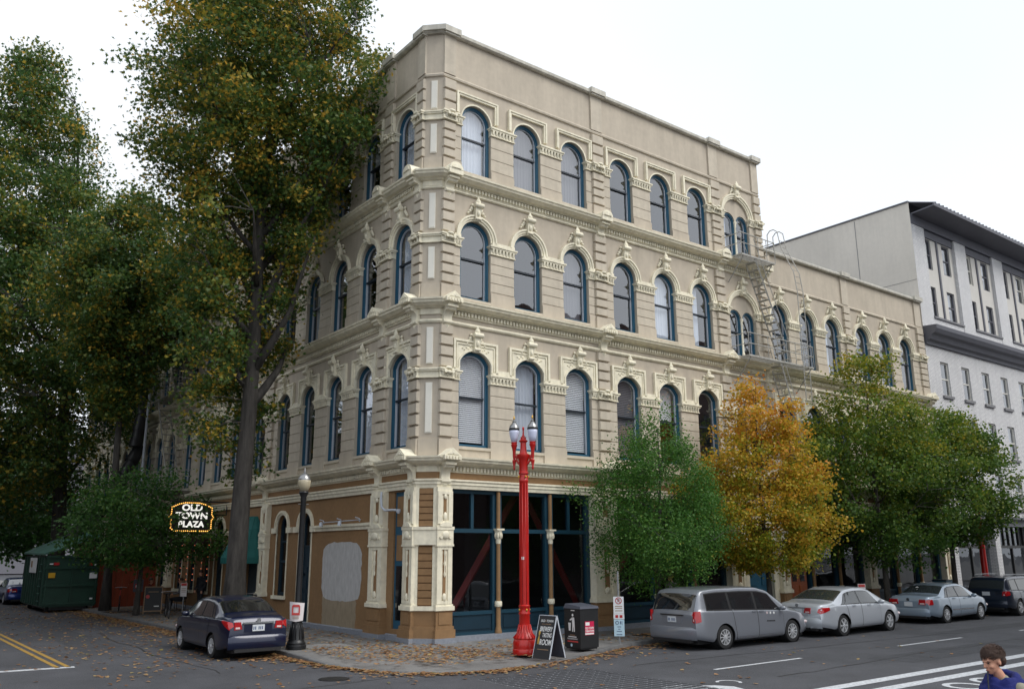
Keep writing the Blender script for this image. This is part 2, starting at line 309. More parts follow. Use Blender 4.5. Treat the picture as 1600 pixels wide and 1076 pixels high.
def put(name, me, side, s, z=0, parent=BLD, d=0.0):
    """place a piece modelled looking along +y (outward -y) on the right (x) or left (y) front"""
    if side == 'R': return link(name, me, parent, (s, -d, z))
    if side == 'L': return link(name, me, parent, (-d, s, z), -PI/2)
    return link(name, me, parent, (.2-d*.7071, .2-d*.7071, z), -PI/4)
def P3(side, s, d, z): return (s, -d, z) if side == 'R' else (-d, s, z)
def contour(w, h, rise, off=0., n=14, z0=None):
    a0 = w/2; Rr = (a0*a0+rise*rise)/(2*rise); zc = h+rise-Rr; a = a0-off; r = Rr-off
    zs = zc+math.sqrt(max(0, r*r-a*a)); t0 = math.atan2(zs-zc, -a); t1 = math.atan2(zs-zc, a)
    pts = [(r*math.cos(t0+(t1-t0)*k/n), zc+r*math.sin(t0+(t1-t0)*k/n)) for k in range(n+1)]
    if z0 is not None: pts = [(-a, z0)]+pts+[(a, z0)]
    return pts
def wall(name, m, side, s0, s1, z0, z1, ops, reveal=.16, parent=BLD, mb=None):
    """flat wall with arched openings (centre, width, sill z, spring z, rise) and their reveals"""
    b = mb or MB(); cur = s0
    q = lambda a, c, e, g: b.quad(P3(side, a, 0, e), P3(side, c, 0, e), P3(side, c, 0, g), P3(side, a, 0, g))
    for c, w_, zs, zp, rise in sorted(ops):
        l, r2 = c-w_/2, c+w_/2
        if l > cur+1e-4: q(cur, l, z0, z1)
        if zs > z0+1e-4: q(l, r2, z0, zs)
        pts = [(c+x, zs+z) for x, z in (contour(w_, zp-zs, rise, z0=0) if rise else [(-w_/2, 0), (-w_/2, zp-zs), (w_/2, zp-zs), (w_/2, 0)])]
        for k in range(1, len(pts)-2):
            p, p2 = pts[k], pts[k+1]
            if p2[0] > p[0]+1e-5: b.quad(P3(side, p[0], 0, p[1]), P3(side, p2[0], 0, p2[1]), P3(side, p2[0], 0, z1), P3(side, p[0], 0, z1))
        for k in range(len(pts)):
            p, p2 = pts[k], pts[(k+1) % len(pts)]
            b.quad(P3(side, p[0], 0, p[1]), P3(side, p2[0], 0, p2[1]), P3(side, p2[0], -reveal, p2[1]), P3(side, p[0], -reveal, p[1]))
        cur = r2
    if s1 > cur+1e-4: q(cur, s1, z0, z1)
    return b if mb else b.build(name, m, parent)
def wops(cols, st): w_, h, rise = WIN[st]; z = SILL[st]; return [(c, w_, z, z+h, rise) for c in cols]
dops = lambda st: [(DBL, 1.72, SILL[st], SILL[st]+(1.75 if st > 2 else 2.3), .86 if st > 2 else .5)]
# walls of the three upper storeys
wall('wall', 'stucco', 'R', .40, XM3, K2-.05, K3-.3, wops(R4+R3, 2)+dops(2))
wall('wall', 'stucco', 'R', .40, XM3, K3-.3, K4-.28, wops(R4+R3, 3)+dops(3))
wall('wall', 'stucco', 'R', .40, XM4, K4-.28, 19.4, wops(R4, 4)+dops(4))
wall('wall', 'stucco', 'R', XM4, XM3, K4-.28, 15.25, [])
wall('wall', 'stucco', 'L', .40, YMAX, K2-.05, K3-.3, wops(LC, 2))
wall('wall', 'stucco', 'L', .40, YMAX, K3-.3, K4-.28, wops(LC, 3))
wall('wall', 'stucco', 'L', .40, YMAX, K4-.28, 19.4, wops(LC, 4))
MB().quad((.4, 0, K2-.05), (0, .4, K2-.05), (0, .4, 19.4), (.4, 0, 19.4)).build('wall', 'stucco', BLD)
# flank, roof, floors and dim rooms behind the glass
b = MB(); b.quad((XM4, 0, 15.2), (XM4, 14, 15.2), (XM4, 14, 19.4), (XM4, 0, 19.4)); b.quad((XM3, 0, 0), (XM3, 14, 0), (XM3, 14, 15.25), (XM3, 0, 15.25)); b.quad((0, YMAX, 0), (14, YMAX, 0), (14, YMAX, 19.4), (0, YMAX, 19.4))
b.quad((14, 14, 0), (14, YMAX, 0), (14, YMAX, 19.4), (14, 14, 19.4)); b.quad((14, 14, 15), (XM4, 14, 15), (XM4, 14, 19.4), (14, 14, 19.4)); b.quad((XM4, 14, 0), (XM3, 14, 0), (XM3, 14, 15.25), (XM4, 14, 15.25))
b.build('rear_wall', 'stucco', BLD)
b = MB(); b.quad((.05, .45, 18.8), (XM4, .05, 18.8), (XM4, 14, 18.8), (.05, 14, 18.8)); b.quad((.05, 14, 18.8), (14, 14, 18.8), (14, YMAX, 18.8), (.05, YMAX, 18.8)); b.quad((XM4, .05, 14.9), (XM3, .05, 14.9), (XM3, 14, 14.9), (XM4, 14, 14.9)); b.build('roof', 'roof', BLD)
b = MB()
for z in (4.6, K3-.35, K4-.35):
    b.box(.5, XM3-.1, .45, 4.5, z, z+.2); b.box(.45, 4.5, 4.5, YMAX-.1, z, z+.2)
b.build('floor_slab', 'interior', BLD)
b = MB(); b.quad((4.5, 4.5, 0), (XM4-.1, 4.5, 0), (XM4-.1, 4.5, 18.7), (4.5, 4.5, 18.7)); b.quad((XM4-.1, 4.5, 0), (XM3-.1, 4.5, 0), (XM3-.1, 4.5, 14.8), (XM4-.1, 4.5, 14.8)); b.quad((4.5, 4.5, 0), (4.5, YMAX-.1, 0), (4.5, YMAX-.1, 18.7), (4.5, 4.5, 18.7))
for x in (7.25, 14.0, 16.9, 23.2): b.quad((x, .3, 0), (x, 4.5, 0), (x, 4.5, 18.7 if x < 17 else 14.8), (x, .3, 18.7 if x < 17 else 14.8))
for y in (11.8, 14.2, 23.7): b.quad((.3, y, 0), (4.5, y, 0), (4.5, y, 18.7), (.3, y, 18.7))
b.build('interior_wall', 'interior', BLD)

# ---- sash windows
def window_kit(w_, h, rise, tag_):
    k = {}; top = h+rise; mid = top*.515
    b = MB(); b.ring(contour(w_, h, rise, 0, z0=0), contour(w_, h, rise, .105, z0=.09), .115, .25); b.box(-w_/2+.01, w_/2-.01, .118, .25, .0, .09)
    b.ring(contour(w_, h, rise, .03, z0=.02), contour(w_, h, rise, .065, z0=.09), .085, .114)
    k['frame'] = b.mesh('window', 'teal')
    b = MB(); b.ring(contour(w_, h, rise, .106, z0=.1), contour(w_, h, rise, .138, z0=.1), .17, .23); k['sash'] = b.mesh('sash', 'sash_white')
    b = MB(); b.box(-w_/2+.14, w_/2-.14, .15, .225, mid-.03, mid+.03); k['rail'] = b.mesh('meeting_rail', 'sash_dark')
    c = contour(w_, h, rise, .136); a = w_/2-.136
    b = MB(); b.add([(-a, .19, mid)]+[(x, .19, z) for x, z in c]+[(a, .19, mid)], [tuple(range(len(c)+2))]); k['pane_u'] = b.mesh('pane', 'glass')
    b = MB(); b.quad((-a, .215, .14), (a, .215, .14), (a, .215, mid), (-a, .215, mid)); k['pane_l'] = b.mesh('pane', 'glass')
    b = MB(); n = int((top-.2)/.062)
    for i in range(n):
        z = .17+i*.062; b.quad((-a, .255, z), (a, .255, z), (a, .275, z+.052), (-a, .275, z+.052))
    k['blind'] = b.mesh('blind', 'blind'); k['blind_dark'] = b.mesh('blind', 'curtain_grey')
    def drape(x0, x1, mname, z0=.12, amp=.03):
        b = MB(); n = 26
        vs = [(x0+(x1-x0)*i/n, .36+amp*math.sin(i*1.7+.7*math.sin(i*.9)), z) for i in range(n+1) for z in (z0, top)]
        return b.add(vs, [(2*i, 2*i+2, 2*i+3, 2*i+1) for i in range(n)]).mesh('curtain', mname, True)
    k['curtain'] = drape(-a, a, 'curtain'); k['curtain_half'] = drape(-a, .1, 'curtain'); k['curtain_grey'] = drape(-a, a, 'curtain_grey'); k['shade'] = drape(-a, a, 'blind', mid+.1, 0)
    return k
KIT = {st: window_kit(*WIN[st], st) for st in (2, 3, 4)}
def window(side, s, st, inner=None, kit=None, z=None, parent=BLD):
    k = kit or KIT[st]; o = put('window', k['frame'], side, s, SILL[st] if z is None else z, parent)
    for n, key in (('sash', 'sash'), ('meeting_rail', 'rail'), ('pane', 'pane_u'), ('pane', 'pane_l')): link(n, k[key], o)
    if inner: link('blind' if 'blind' in inner or inner == 'shade' else 'curtain', k[inner], o)
    return o
IN2 = ['blind', 'shade', 'blind', 'blind_dark', 'shade', None]; IN3 = [None, None, 'curtain_grey', None, 'curtain', 'curtain_half']; IN4 = ['curtain', 'curtain_grey', 'curtain_grey', None, None, None]
IN2[1] = 'curtain'
for i, c in enumerate(R4):
    window('R', c, 2, IN2[i]); window('R', c, 3, IN3[i]); window('R', c, 4, IN4[i])
for i, c in enumerate(R3):
    window('R', c, 2, None); window('R', c, 3, [None, None, 'curtain_half', None, None, None][i])
for i, c in enumerate(LC):
    for st in (2, 3, 4): window('L', c, st, random.choice([None, None, 'curtain_half', 'shade', None]) if i else 'curtain_half')
# paired lights under one arch, with a colonnette between
for st in (2, 3, 4):
    kk = window_kit(.80, 1.55 if st > 2 else 2.1, .4, 'd')
    for dx in (-.43, .43): window('R', DBL+dx, st, 'curtain_half' if st == 4 and dx < 0 else None, kk)
    h = 1.55 if st > 2 else 2.1; b = MB()
    b.lathe([(.075, 0), (.075, .12), (.05, .16), (.045, h-.2), (.06, h-.16), (.05, h-.1), (.085, h), (.085, h+.06)], 12, (0, .08, 0)); put('colonnette', b.mesh('colonnette', 'cream', 40), 'R', DBL, SILL[st])
    b = MB(); H = 1.75 if st > 2 else 2.3; rise = .86 if st > 2 else .5
    outer = contour(1.72, H, rise, 0, 24, z0=h)
    inner = [(-.83, h)]+[(-.43+.40*math.cos(PI-PI*i/12), h+.4*math.sin(PI*i/12)) for i in range(13)]+[(.43+.40*math.cos(PI-PI*i/12), h+.4*math.sin(PI*i/12)) for i in range(13)]
    inner = [(x, z) for x, z in inner][:len(outer)]
    while len(inner) < len(outer): inner.append((.83, h))
    inner[-1] = (.83, h); b.ring(outer, inner, .05, .13); put('tympanum', b.mesh('tympanum', 'stucco'), 'R', DBL, SILL[st])

# ---- cream hood moulds, keystones
def hood_round(w_, h, rise):
    b = MB(); n = 18
    for o0, o1, d in ((0, -.07, .035), (-.065, -.15, .075), (-.145, -.2, .115)):
        b.ring(contour(w_, h, rise, o0, n, z0=h-.02), contour(w_, h, rise, o1, n, z0=h-.02), -d, .02)
    return b.mesh('arch_moulding', 'cream', 30)
HOOD3 = hood_round(*WIN[3])
def hood_square(w_, h, rise):
    """square label over a segmental head: plate, raised border, stepped shoulders"""
    b = MB(); c = contour(w_, h, rise, 0, 14, z0=h-.28); t = h+rise+.30; e = w_/2+.23
    out = [(-e, h-.28)]+[(-e+(2*e)*k/14, t) for k in range(15)]+[(e, h-.28)]
    b.ring(c, out, -.045, .02)
    b.ring(contour(w_, h, rise, 0, 14, z0=h-.28), contour(w_, h, rise, -.06, 14, z0=h-.28), -.075, -.0449)
    for x0, x1, z0, z1 in ((-e-.02, -e+.06, h-.28, t+.02), (e-.06, e+.02, h-.28, t+.02), (-e+.06, e-.06, t-.05, t+.02)): b.box(x0, x1, -.10, .01, z0, z1)
    for x0, x1, z0, z1 in ((-e+.10, -e+.14, h-.2, t-.1), (e-.14, e-.10, h-.2, t-.1), (-e+.14, e-.14, t-.14, t-.10)): b.box(x0, x1, -.075, .01, z0, z1)
    for s_ in (-1, 1):                                        # leaf sprays in the spandrels
        for i in range(5):
            x = s_*(.2+i*.075); z = t-.17-.02*i-.06*(i % 2); b.ball((x, -.05, z), (.035, .03, .028), 6, 4)
    return b.mesh('hood_moulding', 'cream')
HOOD2 = hood_square(*WIN[2])
def hood_label(w_, h, rise):
    b = MB(); t = h+rise+.27; e = w_/2+.22
    for x0, x1, z0, z1 in ((-e, -e+.09, h+.12, t), (e-.09, e, h+.12, t), (-e+.09, e-.09, t-.09, t)): b.box(x0, x1, -.09, .01, z0, z1)
    for x0, x1, z0, z1 in ((-e-.03, -e+.03, h+.12, t+.03), (e-.03, e+.03, h+.12, t+.03), (-e+.03, e-.03, t-.02, t+.03)): b.box(x0, x1, -.12, -.0, z0, z1)
    b.ring(contour(w_, h, rise, 0, 14, z0=h-.02), contour(w_, h, rise, -.05, 14, z0=h-.02), -.03, .02)
    return b.mesh('label_moulding', 'cream')
HOOD4 = hood_label(*WIN[4])
def keystone_mesh(hh=.68):
    b = MB(); b.add([(-.085, 0, 0), (.085, 0, 0), (.085, -.13, 0), (-.085, -.13, 0), (-.125, 0, hh*.72), (.125, 0, hh*.72), (.125, -.2, hh*.72), (-.125, -.2, hh*.72)], [(0, 1, 2, 3), (4, 7, 6, 5), (0, 4, 5, 1), (1, 5, 6, 2), (2, 6, 7, 3), (3, 7, 4, 0)])
    b.lathe([(.085, -.17), (.085, .17)], 12, (0, -.2, hh*.78), 'x'); b.lathe([(.05, -.185), (.05, .185)], 10, (0, -.2, hh*.78), 'x')
    b.lathe([(.05, -.11), (.05, .11)], 8, (0, -.15, hh*.12), 'x'); b.ball((0, -.17, hh*.4), (.06, .05, .11), 8, 5)
    b.ball((0, -.16, hh*.97), (.10, .07, .10), 8, 5); b.ball((0, -.15, hh*1.12), (.05, .04, .07), 6, 4)
    for s_ in (-1, 1):
        for x, z, r in ((.19, .55, .07), (.26, .42, .06), (.33, .30, .045), (.17, .74, .05)): b.ball((s_*x, -.05, hh*z+.05), (r, .05, r*1.1), 7, 4)
    return b.mesh('keystone', 'cream', 50)
KEY = keystone_mesh()
def cap_mesh(w_):
    """pier capital: abacus, necking of upright leaves, bead; w_ wide"""
    b = MB(); e = w_/2; b.box(-e-.07, e+.07, -.14, .16, .25, .30); b.box(-e-.045, e+.045, -.11, .16, .20, .25); b.box(-e-.01, e+.01, -.05, .16, .03, .20); b.box(-e-.03, e+.03, -.075, .16, 0, .03)
    n = max(3, int(w_/.125))
    for i in range(n):
        x = -e+(i+.5)*w_/n; b.add([(x-.035, -.05, .04), (x+.035, -.05, .04), (x+.045, -.11, .2), (x-.045, -.11, .2), (x, -.085, .06)], [(0, 1, 4), (1, 2, 4), (2, 3, 4), (3, 0, 4)])
    return b.mesh('capital', 'cream')
CAPS = {}
def pier_cap(side, s, w_, st, d=0.):
    key = round(w_, 2)
    if key not in CAPS: CAPS[key] = cap_mesh(w_)
    return put('capital', CAPS[key], side, s, CAP[st][0], BLD, d)
BLOCKS = []        # (side, s, z, w, h, d, material)
def courses(side, s, w_, z0, z1, pitch, gap, d, m):
    n = max(1, round((z1-z0)/pitch)); p = (z1-z0)/n
    for i in range(n): BLOCKS.append((side, s, z0+i*p+gap/2, w_, p-gap, d, m))
def dress(side, cols, st, pil, send, dbl=None):
    """piers, capitals, hoods, keystones and pilasters of one storey"""
    w_, h, rise = WIN[st]; zs = SILL[st]; c0, c1 = CAP[st]; zlow = {2: K2, 3: K3, 4: K4}[st]
    zt = {2: K3-.70, 3: K4-.53, 4: 17.78}[st]
    ed = sorted([(c-w_/2, c+w_/2) for c in cols]+([(dbl-.86, dbl+.86)] if dbl else []))
    gaps = [(.40, ed[0][0])]+[(ed[i][1], ed[i+1][0]) for i in range(len(ed)-1)]+[(ed[-1][1], send)]
    for a, e in gaps:
        p = [q for q in pil if q[0] >= a-.05 and q[1] <= e+.1]
        parts = [(a, e)] if not p else [(a, p[0][0]), (p[-1][1], e)]
        for x0, x1 in parts:
            if x1-x0 < .06: continue
            c = (x0+x1)/2; w2 = x1-x0
            courses(side, c, w2-.004, zlow+.62, c0-.01, .36, .022, .022, 'stucco_block')
            b = MB(); b.box(-w2/2-.0, w2/2+.0, -.055, .0, zlow+.0, zlow+.55); b.prism([(-w2/2, zlow+.55), (w2/2, zlow+.55), (w2/2, zlow+.61), (-w2/2, zlow+.61)], -.03, 0)
            put('pier_base', b.mesh('pier_base', 'stucco'), side, c)
            pier_cap(side, c, w2, st)
            # the short ledge that ties the hoods together above the capitals
            b = MB(); zz = c1+.0
            b.box(-w2/2+.02, w2/2-.02, -.10, 0, zz-.02, zz+.075)
            if st == 2: b.box(-w2/2+.20, w2/2-.20, -.075, 0, zz+.075, zz+.17) if w2 > .6 else None
            put('impost_ledge', b.mesh('impost_ledge', 'cream'), side, c)
    for c in cols:
        me = {2: HOOD2, 3: HOOD3, 4: HOOD4}[st]; put('arch_surround', me, side, c, zs)
        if st in (2, 3): put('keystone', KEY, side, c, zs+h+rise-(.02 if st == 3 else .04))
        b = MB(); b.box(-w_/2-.02, w_/2+.02, -.05, .12, -.09, .0)
        if 'sill' not in CAPS: CAPS['sill'] = b.mesh('sill', 'stucco_block')
        put('sill', CAPS['sill'], side, c, zs)
    if dbl:
        H, rs = (1.75, .86) if st > 2 else (2.3, .5); b = MB()
        for o0, o1, d in ((0, -.08, .04), (-.075, -.17, .08), (-.165, -.23, .12)): b.ring(contour(1.72, H, rs, o0, 24, z0=H-.02), contour(1.72, H, rs, o1, 24, z0=H-.02), -d, .02)
        put('arch_surround', b.mesh('arch_moulding', 'cream', 30), side, dbl, zs); put('keystone', KEY, side, dbl, zs+H+rs-.02)
    for x0, x1 in pil:
        if x1 > send+.1: continue
        c = (x0+x1)/2; w2 = x1-x0; b = MB(); ztop = zt if st < 4 else 17.78
        b.box(-w2/2+.012, w2/2-.012, -.02, .0, zlow, ztop); b.box(-w2/2-.02, w2/2+.02, -.125, -.0, zlow, zlow+.55)
        o = put('pilaster', b.mesh('pilaster', 'stucco'), side, c)
        courses(side, c, w2, zlow+.60, c0-.02, .36, .062, .115, 'stucco_block'); courses(side, c, w2, c1+.04, ztop-.02, .36, .062, .115, 'stucco_block')
        pier_cap(side, c, w2+.04, st, .10)
        if 'scroll' not in CAPS:
            b = MB()
            for s_ in (-1, 1): b.lathe([(.055, -.02), (.055, .05), (.03, .06)], 10, (s_*.13, -.16, .19), 'y')
            b.ball((0, -.16, .17), (.09, .05, .055), 8, 5); b.ball((0, -.15, .30), (.13, .05, .05), 8, 5); CAPS['scroll'] = b.mesh('scroll', 'cream', 50)
        put('scroll', CAPS['scroll'], side, c, c0, BLD, .10)
for st in (2, 3): dress('R', R4+R3, st, PR, XM3, DBL)
dress('R', R4, 4, PR[:4], XM4, DBL)
for st in (2, 3, 4): dress('L', LC, st, PL, YMAX)
# pilaster strips on the parapet
for side, lst, z1 in (('R', PR[:4], 19.38), ('L', PL, 19.38), ('R', PR[4:]+[(17.2, 17.5)], 15.22)):
    for x0, x1 in lst:
        b = MB(); b.box(-(x1-x0)/2, (x1-x0)/2, -.07, 0, 17.93 if z1 > 16 else 13.88, z1); put('parapet_pilaster', b.mesh('parapet_pilaster', 'stucco_block'), side, (x0+x1)/2)
# the chamfered corner: tall cream panels, capitals
for st in (2, 3, 4):
    zlow = {2: K2, 3: K3, 4: K4}[st]; c0, c1 = CAP[st]; zt = {2: K3-.72, 3: K4-.55, 4: 17.76}[st]
    b = MB(); b.box(-.30, .30, -.075, 0, zlow, zlow+.55); put('pier_base', b.mesh('pier_base', 'stucco'), 'C', 0)
    for za, zb in ((zlow+.72, c0-.14), (c1+.14, zt-.12)):
        b = MB(); b.box(-.105, .105, -.035, 0, za, zb); b.box(-.085, .085, -.05, -.0351, za+.03, zb-.03); put('corner_panel', b.mesh('corner_panel', 'cream_panel'), 'C', 0)
    b = MB(); b.box(-.33, .33, -.14, 0, c0+.25, c0+.30); b.box(-.31, .31, -.11, 0, c0+.20, c0+.25); b.box(-.29, .29, -.06, 0, c0+.03, c0+.20); b.box(-.30, .30, -.085, 0, c0, c0+.03); put('capital', b.mesh('capital', 'cream'), 'C', 0)

# ---- cornices, strings, dentils, coping
LP = [(0, YMAX), (0, .4), (.4, 0)]
def sweep_part(name, prof, x1, m, x0=None):
    path = (LP if x0 is None else [(x0, 0)])+[(x1, 0)]; return MB().sweep(path, prof).build(name, m, BLD)
for zt, x1 in ((K2, XM3), (K3, XM3), (K4, XM4)):
    sweep_part('cornice', [(-.02, zt-.24), (.13, zt-.24), (.15, zt-.21), (.27, zt-.20), (.33, zt-.16), (.39, zt-.13), (.41, zt-.07), (.45, zt-.05), (.46, zt), (.0, zt+.045), (-.02, zt+.045)], x1, 'cream')
    b = MB(); zd = zt-.38
    sweep_part('dentil_backing', [(-.02, zd-.05), (.05, zd-.05), (.05, zd-.01), (.045, zd+.14), (-.02, zd+.14)], x1, 'cream')
    x = .5
    while x < x1-.1: b.box(x, x+.068, -.125, -.04, zd, zd+.115); x += .128
    y = .5
    while y < 26: b.box(-.125, -.04, y, y+.068, zd, zd+.115); y += .128
    tag(b.build('dentil', 'cream', BLD), kind='stuff')
    if zt != K2: sweep_part('string_course', [(-.02, zt-.70), (.045, zt-.70), (.085, zt-.655), (.085, zt-.62), (.05, zt-.58), (-.02, zt-.575)] if zt == K3 else [(-.02, zt-.53), (.045, zt-.53), (.085, zt-.50), (.085, zt-.47), (.05, zt-.44), (-.02, zt-.435)], x1, 'cream')
sweep_part('string_course', [(-.02, 17.78), (.06, 17.80), (.075, 17.86), (.04, 17.91), (-.02, 17.92)], XM4, 'stucco_block')
sweep_part('string_course', [(-.02, 13.74), (.06, 13.76), (.075, 13.82), (.04, 13.87), (-.02, 13.88)], XM3, 'stucco_block', XM4)
sweep_part('coping', [(-.35, 19.38), (.10, 19.36), (.16, 19.40), (.17, 19.50), (.12, 19.55), (-.35, 19.56)], XM4+.05, 'coping')
sweep_part('coping', [(-.35, 15.24), (.10, 15.22), (.16, 15.26), (.17, 15.34), (.12, 15.39), (-.35, 15.40)], XM3, 'coping', XM4)
for side, lst, z in (('R', PR[:4], 19.36), ('L', PL, 19.36), ('R', PR[4:], 15.22)):
    for x0, x1 in lst:
        w2 = (x1-x0)/2; b = MB(); b.box(-w2-.09, w2+.09, -.25, .3, z+.03, z+.24); b.box(-w2-.04, w2+.04, -.2, 0, z-.03, z+.03); put('coping_block', b.mesh('coping_block', 'coping'), side, (x0+x1)/2)
b = MB(); b.box(-.4, .4, -.24, .3, 19.42, 19.605); put('coping_block', b.mesh('coping_block', 'coping'), 'C', 0)
# consoles and little pediments over every pilaster
def console(h):
    b = MB(); pr = [(-.0, 0), (-.10, .02), (-.16, .10), (-.13, .2), (-.15, h*.55), (-.26, h*.72), (-.36, h*.82), (-.40, h*.92), (-.40, h), (0, h)]
    b.prism([(y, z-h) for y, z in pr], -.15, .15, 'x'); b.lathe([(.08, -.17), (.08, .17)], 12, (0, -.28, -.12), 'x'); b.lathe([(.06, -.165), (.06, .165)], 10, (0, -.12, -h+.1), 'x')
    b.add([(-.13, -.10, -h+.02), (.13, -.10, -h+.02), (0, -.08, -h-.2), (0, -.16, -h)], [(0, 1, 3), (1, 2, 3), (2, 0, 3), (0, 2, 1)]); b.box(-.19, .19, -.43, 0, -.1, -.035)
    return b.mesh('console', 'cream', 40)
CON = {K2: console(.66), K3: console(.62), K4: console(.52)}
def pediment(kind):
    b = MB()
    if kind == 'gable':
        b.box(-.30, .30, -.53, -.05, -.105, .02); b.prism([(-.31, .02), (.31, .02), (0, .25)], -.52, -.08); b.prism([(-.20, .05), (.20, .05), (0, .19)], -.54, -.52); b.ball((0, -.53, .10), (.045, .03, .045), 7, 4)
        for i in range(5): b.box(-.24+i*.105, -.18+i*.105, -.56, -.53, -.09, .0)
    else:
        b.box(-.26, .26, -.52, -.05, -.13, .03); n = 12; b.prism([(.26*math.cos(PI*i/n), .03+.24*math.sin(PI*i/n)) for i in range(n+1)], -.53, -.08); b.prism([(.17*math.cos(PI*i/n), .05+.15*math.sin(PI*i/n)) for i in range(n+1)], -.56, -.53)
    return b.mesh('pediment_cap', 'cream', 40)
PED = {'gable': pediment('gable'), 'round': pediment('round')}
for zt, lr in ((K2, PR), (K3, PR), (K4, PR[:4])):
    for side, lst in (('R', lr), ('L', PL)):
        for x0, x1 in lst:
            c = (x0+x1)/2; put('console', CON[zt], side, c, zt-.14); put('pediment_cap', PED['round' if zt == K4 else 'gable'], side, c, zt)
# frieze and architrave over the shops
sweep_part('frieze', [(-.02, 4.60), (.03, 4.60), (.03, 4.84), (-.02, 4.84)], XM3, 'ochre')
sweep_part('architrave', [(-.05, 4.33), (.08, 4.33), (.10, 4.42), (.13, 4.45), (.13, 4.52), (.17, 4.55), (.17, 4.60), (-.05, 4.62)], XM3, 'cream')

# ================================================================ ground floor
def ground_pilaster(side, c, w_, d=.16, corner=False):
    """cream cast-iron pilaster with sunk panels on an ochre pedestal and granite plinth"""
    e = w_/2; o = put('shop_pilaster', MB().box(-e, e, -d, .1, 1.0, 4.36).mesh('shop_pilaster', 'cream'), side, c)
    b = MB()
    for z0, z1 in ((1.06, 2.66), (3.30, 4.24)):
        for x0, x1 in ((-e, -e*.42), (e*.42, e)): b.box(x0+.004, x1-.004, -d-.035, -d, z0, z1)
        b.box(-e*.42, e*.42, -d-.035, -d, z1-.09, z1); b.box(-e*.42, e*.42, -d-.035, -d, z0, z0+.09)
    b.build('raised_border', 'cream', o)
    b = MB()
    for z0, z1 in ((1.15, 2.57), (3.39, 4.15)): MB().box(-e*.20, e*.20, -d-.012, -d, z0, z1).build('sunk_panel', 'ochre', o)
    b = MB(); b.lathe([(.015, 0), (.04, .08), (.018, .16), (.02, .3), (.045, .38), (.018, .46), (.02, .6), (.04, .68), (.012, .76)], 8, (0, -d-.03, 1.8)); b.ball((0, -d-.02, 1.24), (e*.26, .05, .12), 8, 5); b.ball((0, -d-.02, 3.5), (e*.26, .05, .14), 8, 5); b.ball((0, -d-.02, 4.08), (e*.22, .04, .08), 8, 5); b.build('baluster_ornament', 'cream', o, 40)
    b = MB(); b.box(-e-.04, e+.04, -d-.07, .1, 3.13, 3.22); b.box(-e-.02, e+.02, -d-.05, .1, 2.72, 3.13); b.box(-e-.035, e+.035, -d-.065, .1, 2.66, 2.72)
    n = 10; b.prism([((e+.0)*.8*math.cos(PI*i/n), 3.22+.13*math.sin(PI*i/n)) for i in range(n+1)], -d-.09, -d+.02); b.ball((0, -d-.07, 2.98), (e*.5, .05, .12), 10, 6)
    for s_ in (-1, 1): b.lathe([(.05, -.02), (.05, .05)], 10, (s_*e*.6, -d-.07, 2.92), 'y')
    b.build('shop_capital', 'cream', o, 40)
    b = MB(); b.box(-e-.06, e+.06, -d-.09, .1, .88, 1.0); b.box(-e-.03, e+.03, -d-.05, .1, 1.0, 1.05); b.build('base_moulding', 'cream', o)
    b = MB(); b.box(-e-.02, e+.02, -d-.04, .1, .45, .88); b.box(-e-.05, e+.05, -d-.075, .1, .36, .45); b.box(-e-.08, e+.08, -d-.11, .1, .13, .36); b.box(-e+.06, e-.06, -d-.06, -d-.039, .5, .82); b.build('pedestal', 'ochre', o)
    b = MB(); b.box(-e-.11, e+.11, -d-.14, .1, -.05, .132); b.build('plinth', 'granite', o)
    return o
for c, w_ in ((.60, .52), (7.05, 1.05), (13.95, .95), (16.85, .5), (23.2, .6), (30.05, .6)): ground_pilaster('R', c, w_)
for c, w_ in ((.60, .52), (2.52, .82), (11.62, .62), (14.1, .55), (23.7, .6)): ground_pilaster('L', c, w_)
# chamfer at street level: ochre rusticated face between cream strips
o = put('corner_pier', MB().box(-.29, .29, -.05, .2, .0, 4.36).mesh('corner_pier', 'ochre_dark'), 'C', 0)
for z0, z1, n in ((1.02, 2.66, 8), (3.22, 4.34, 6)):
    p = (z1-z0)/n
    for i in range(n): BLOCKS.append(('C', 0, z0+i*p+.012, .44, p-.024, .085, 'ochre'))
b = MB(); b.box(-.36, .36, -.17, .1, 2.70, 3.20); b.box(-.38, .38, -.2, .1, 3.13, 3.215); b.box(-.36, .36, -.18, .1, .88, 1.0)
for s_ in (-1, 1): b.box(s_*.26-.045, s_*.26+.045, -.10, .1, 1.0, 4.34)
b.build('corner_trim', 'cream', o)
b = MB(); b.box(-.38, .38, -.12, .1, .45, .88); b.box(-.42, .42, -.2, .1, .13, .45); b.build('pedestal', 'ochre', o)
MB().box(-.46, .46, -.24, .1, -.05, .135).build('plinth', 'granite', o)
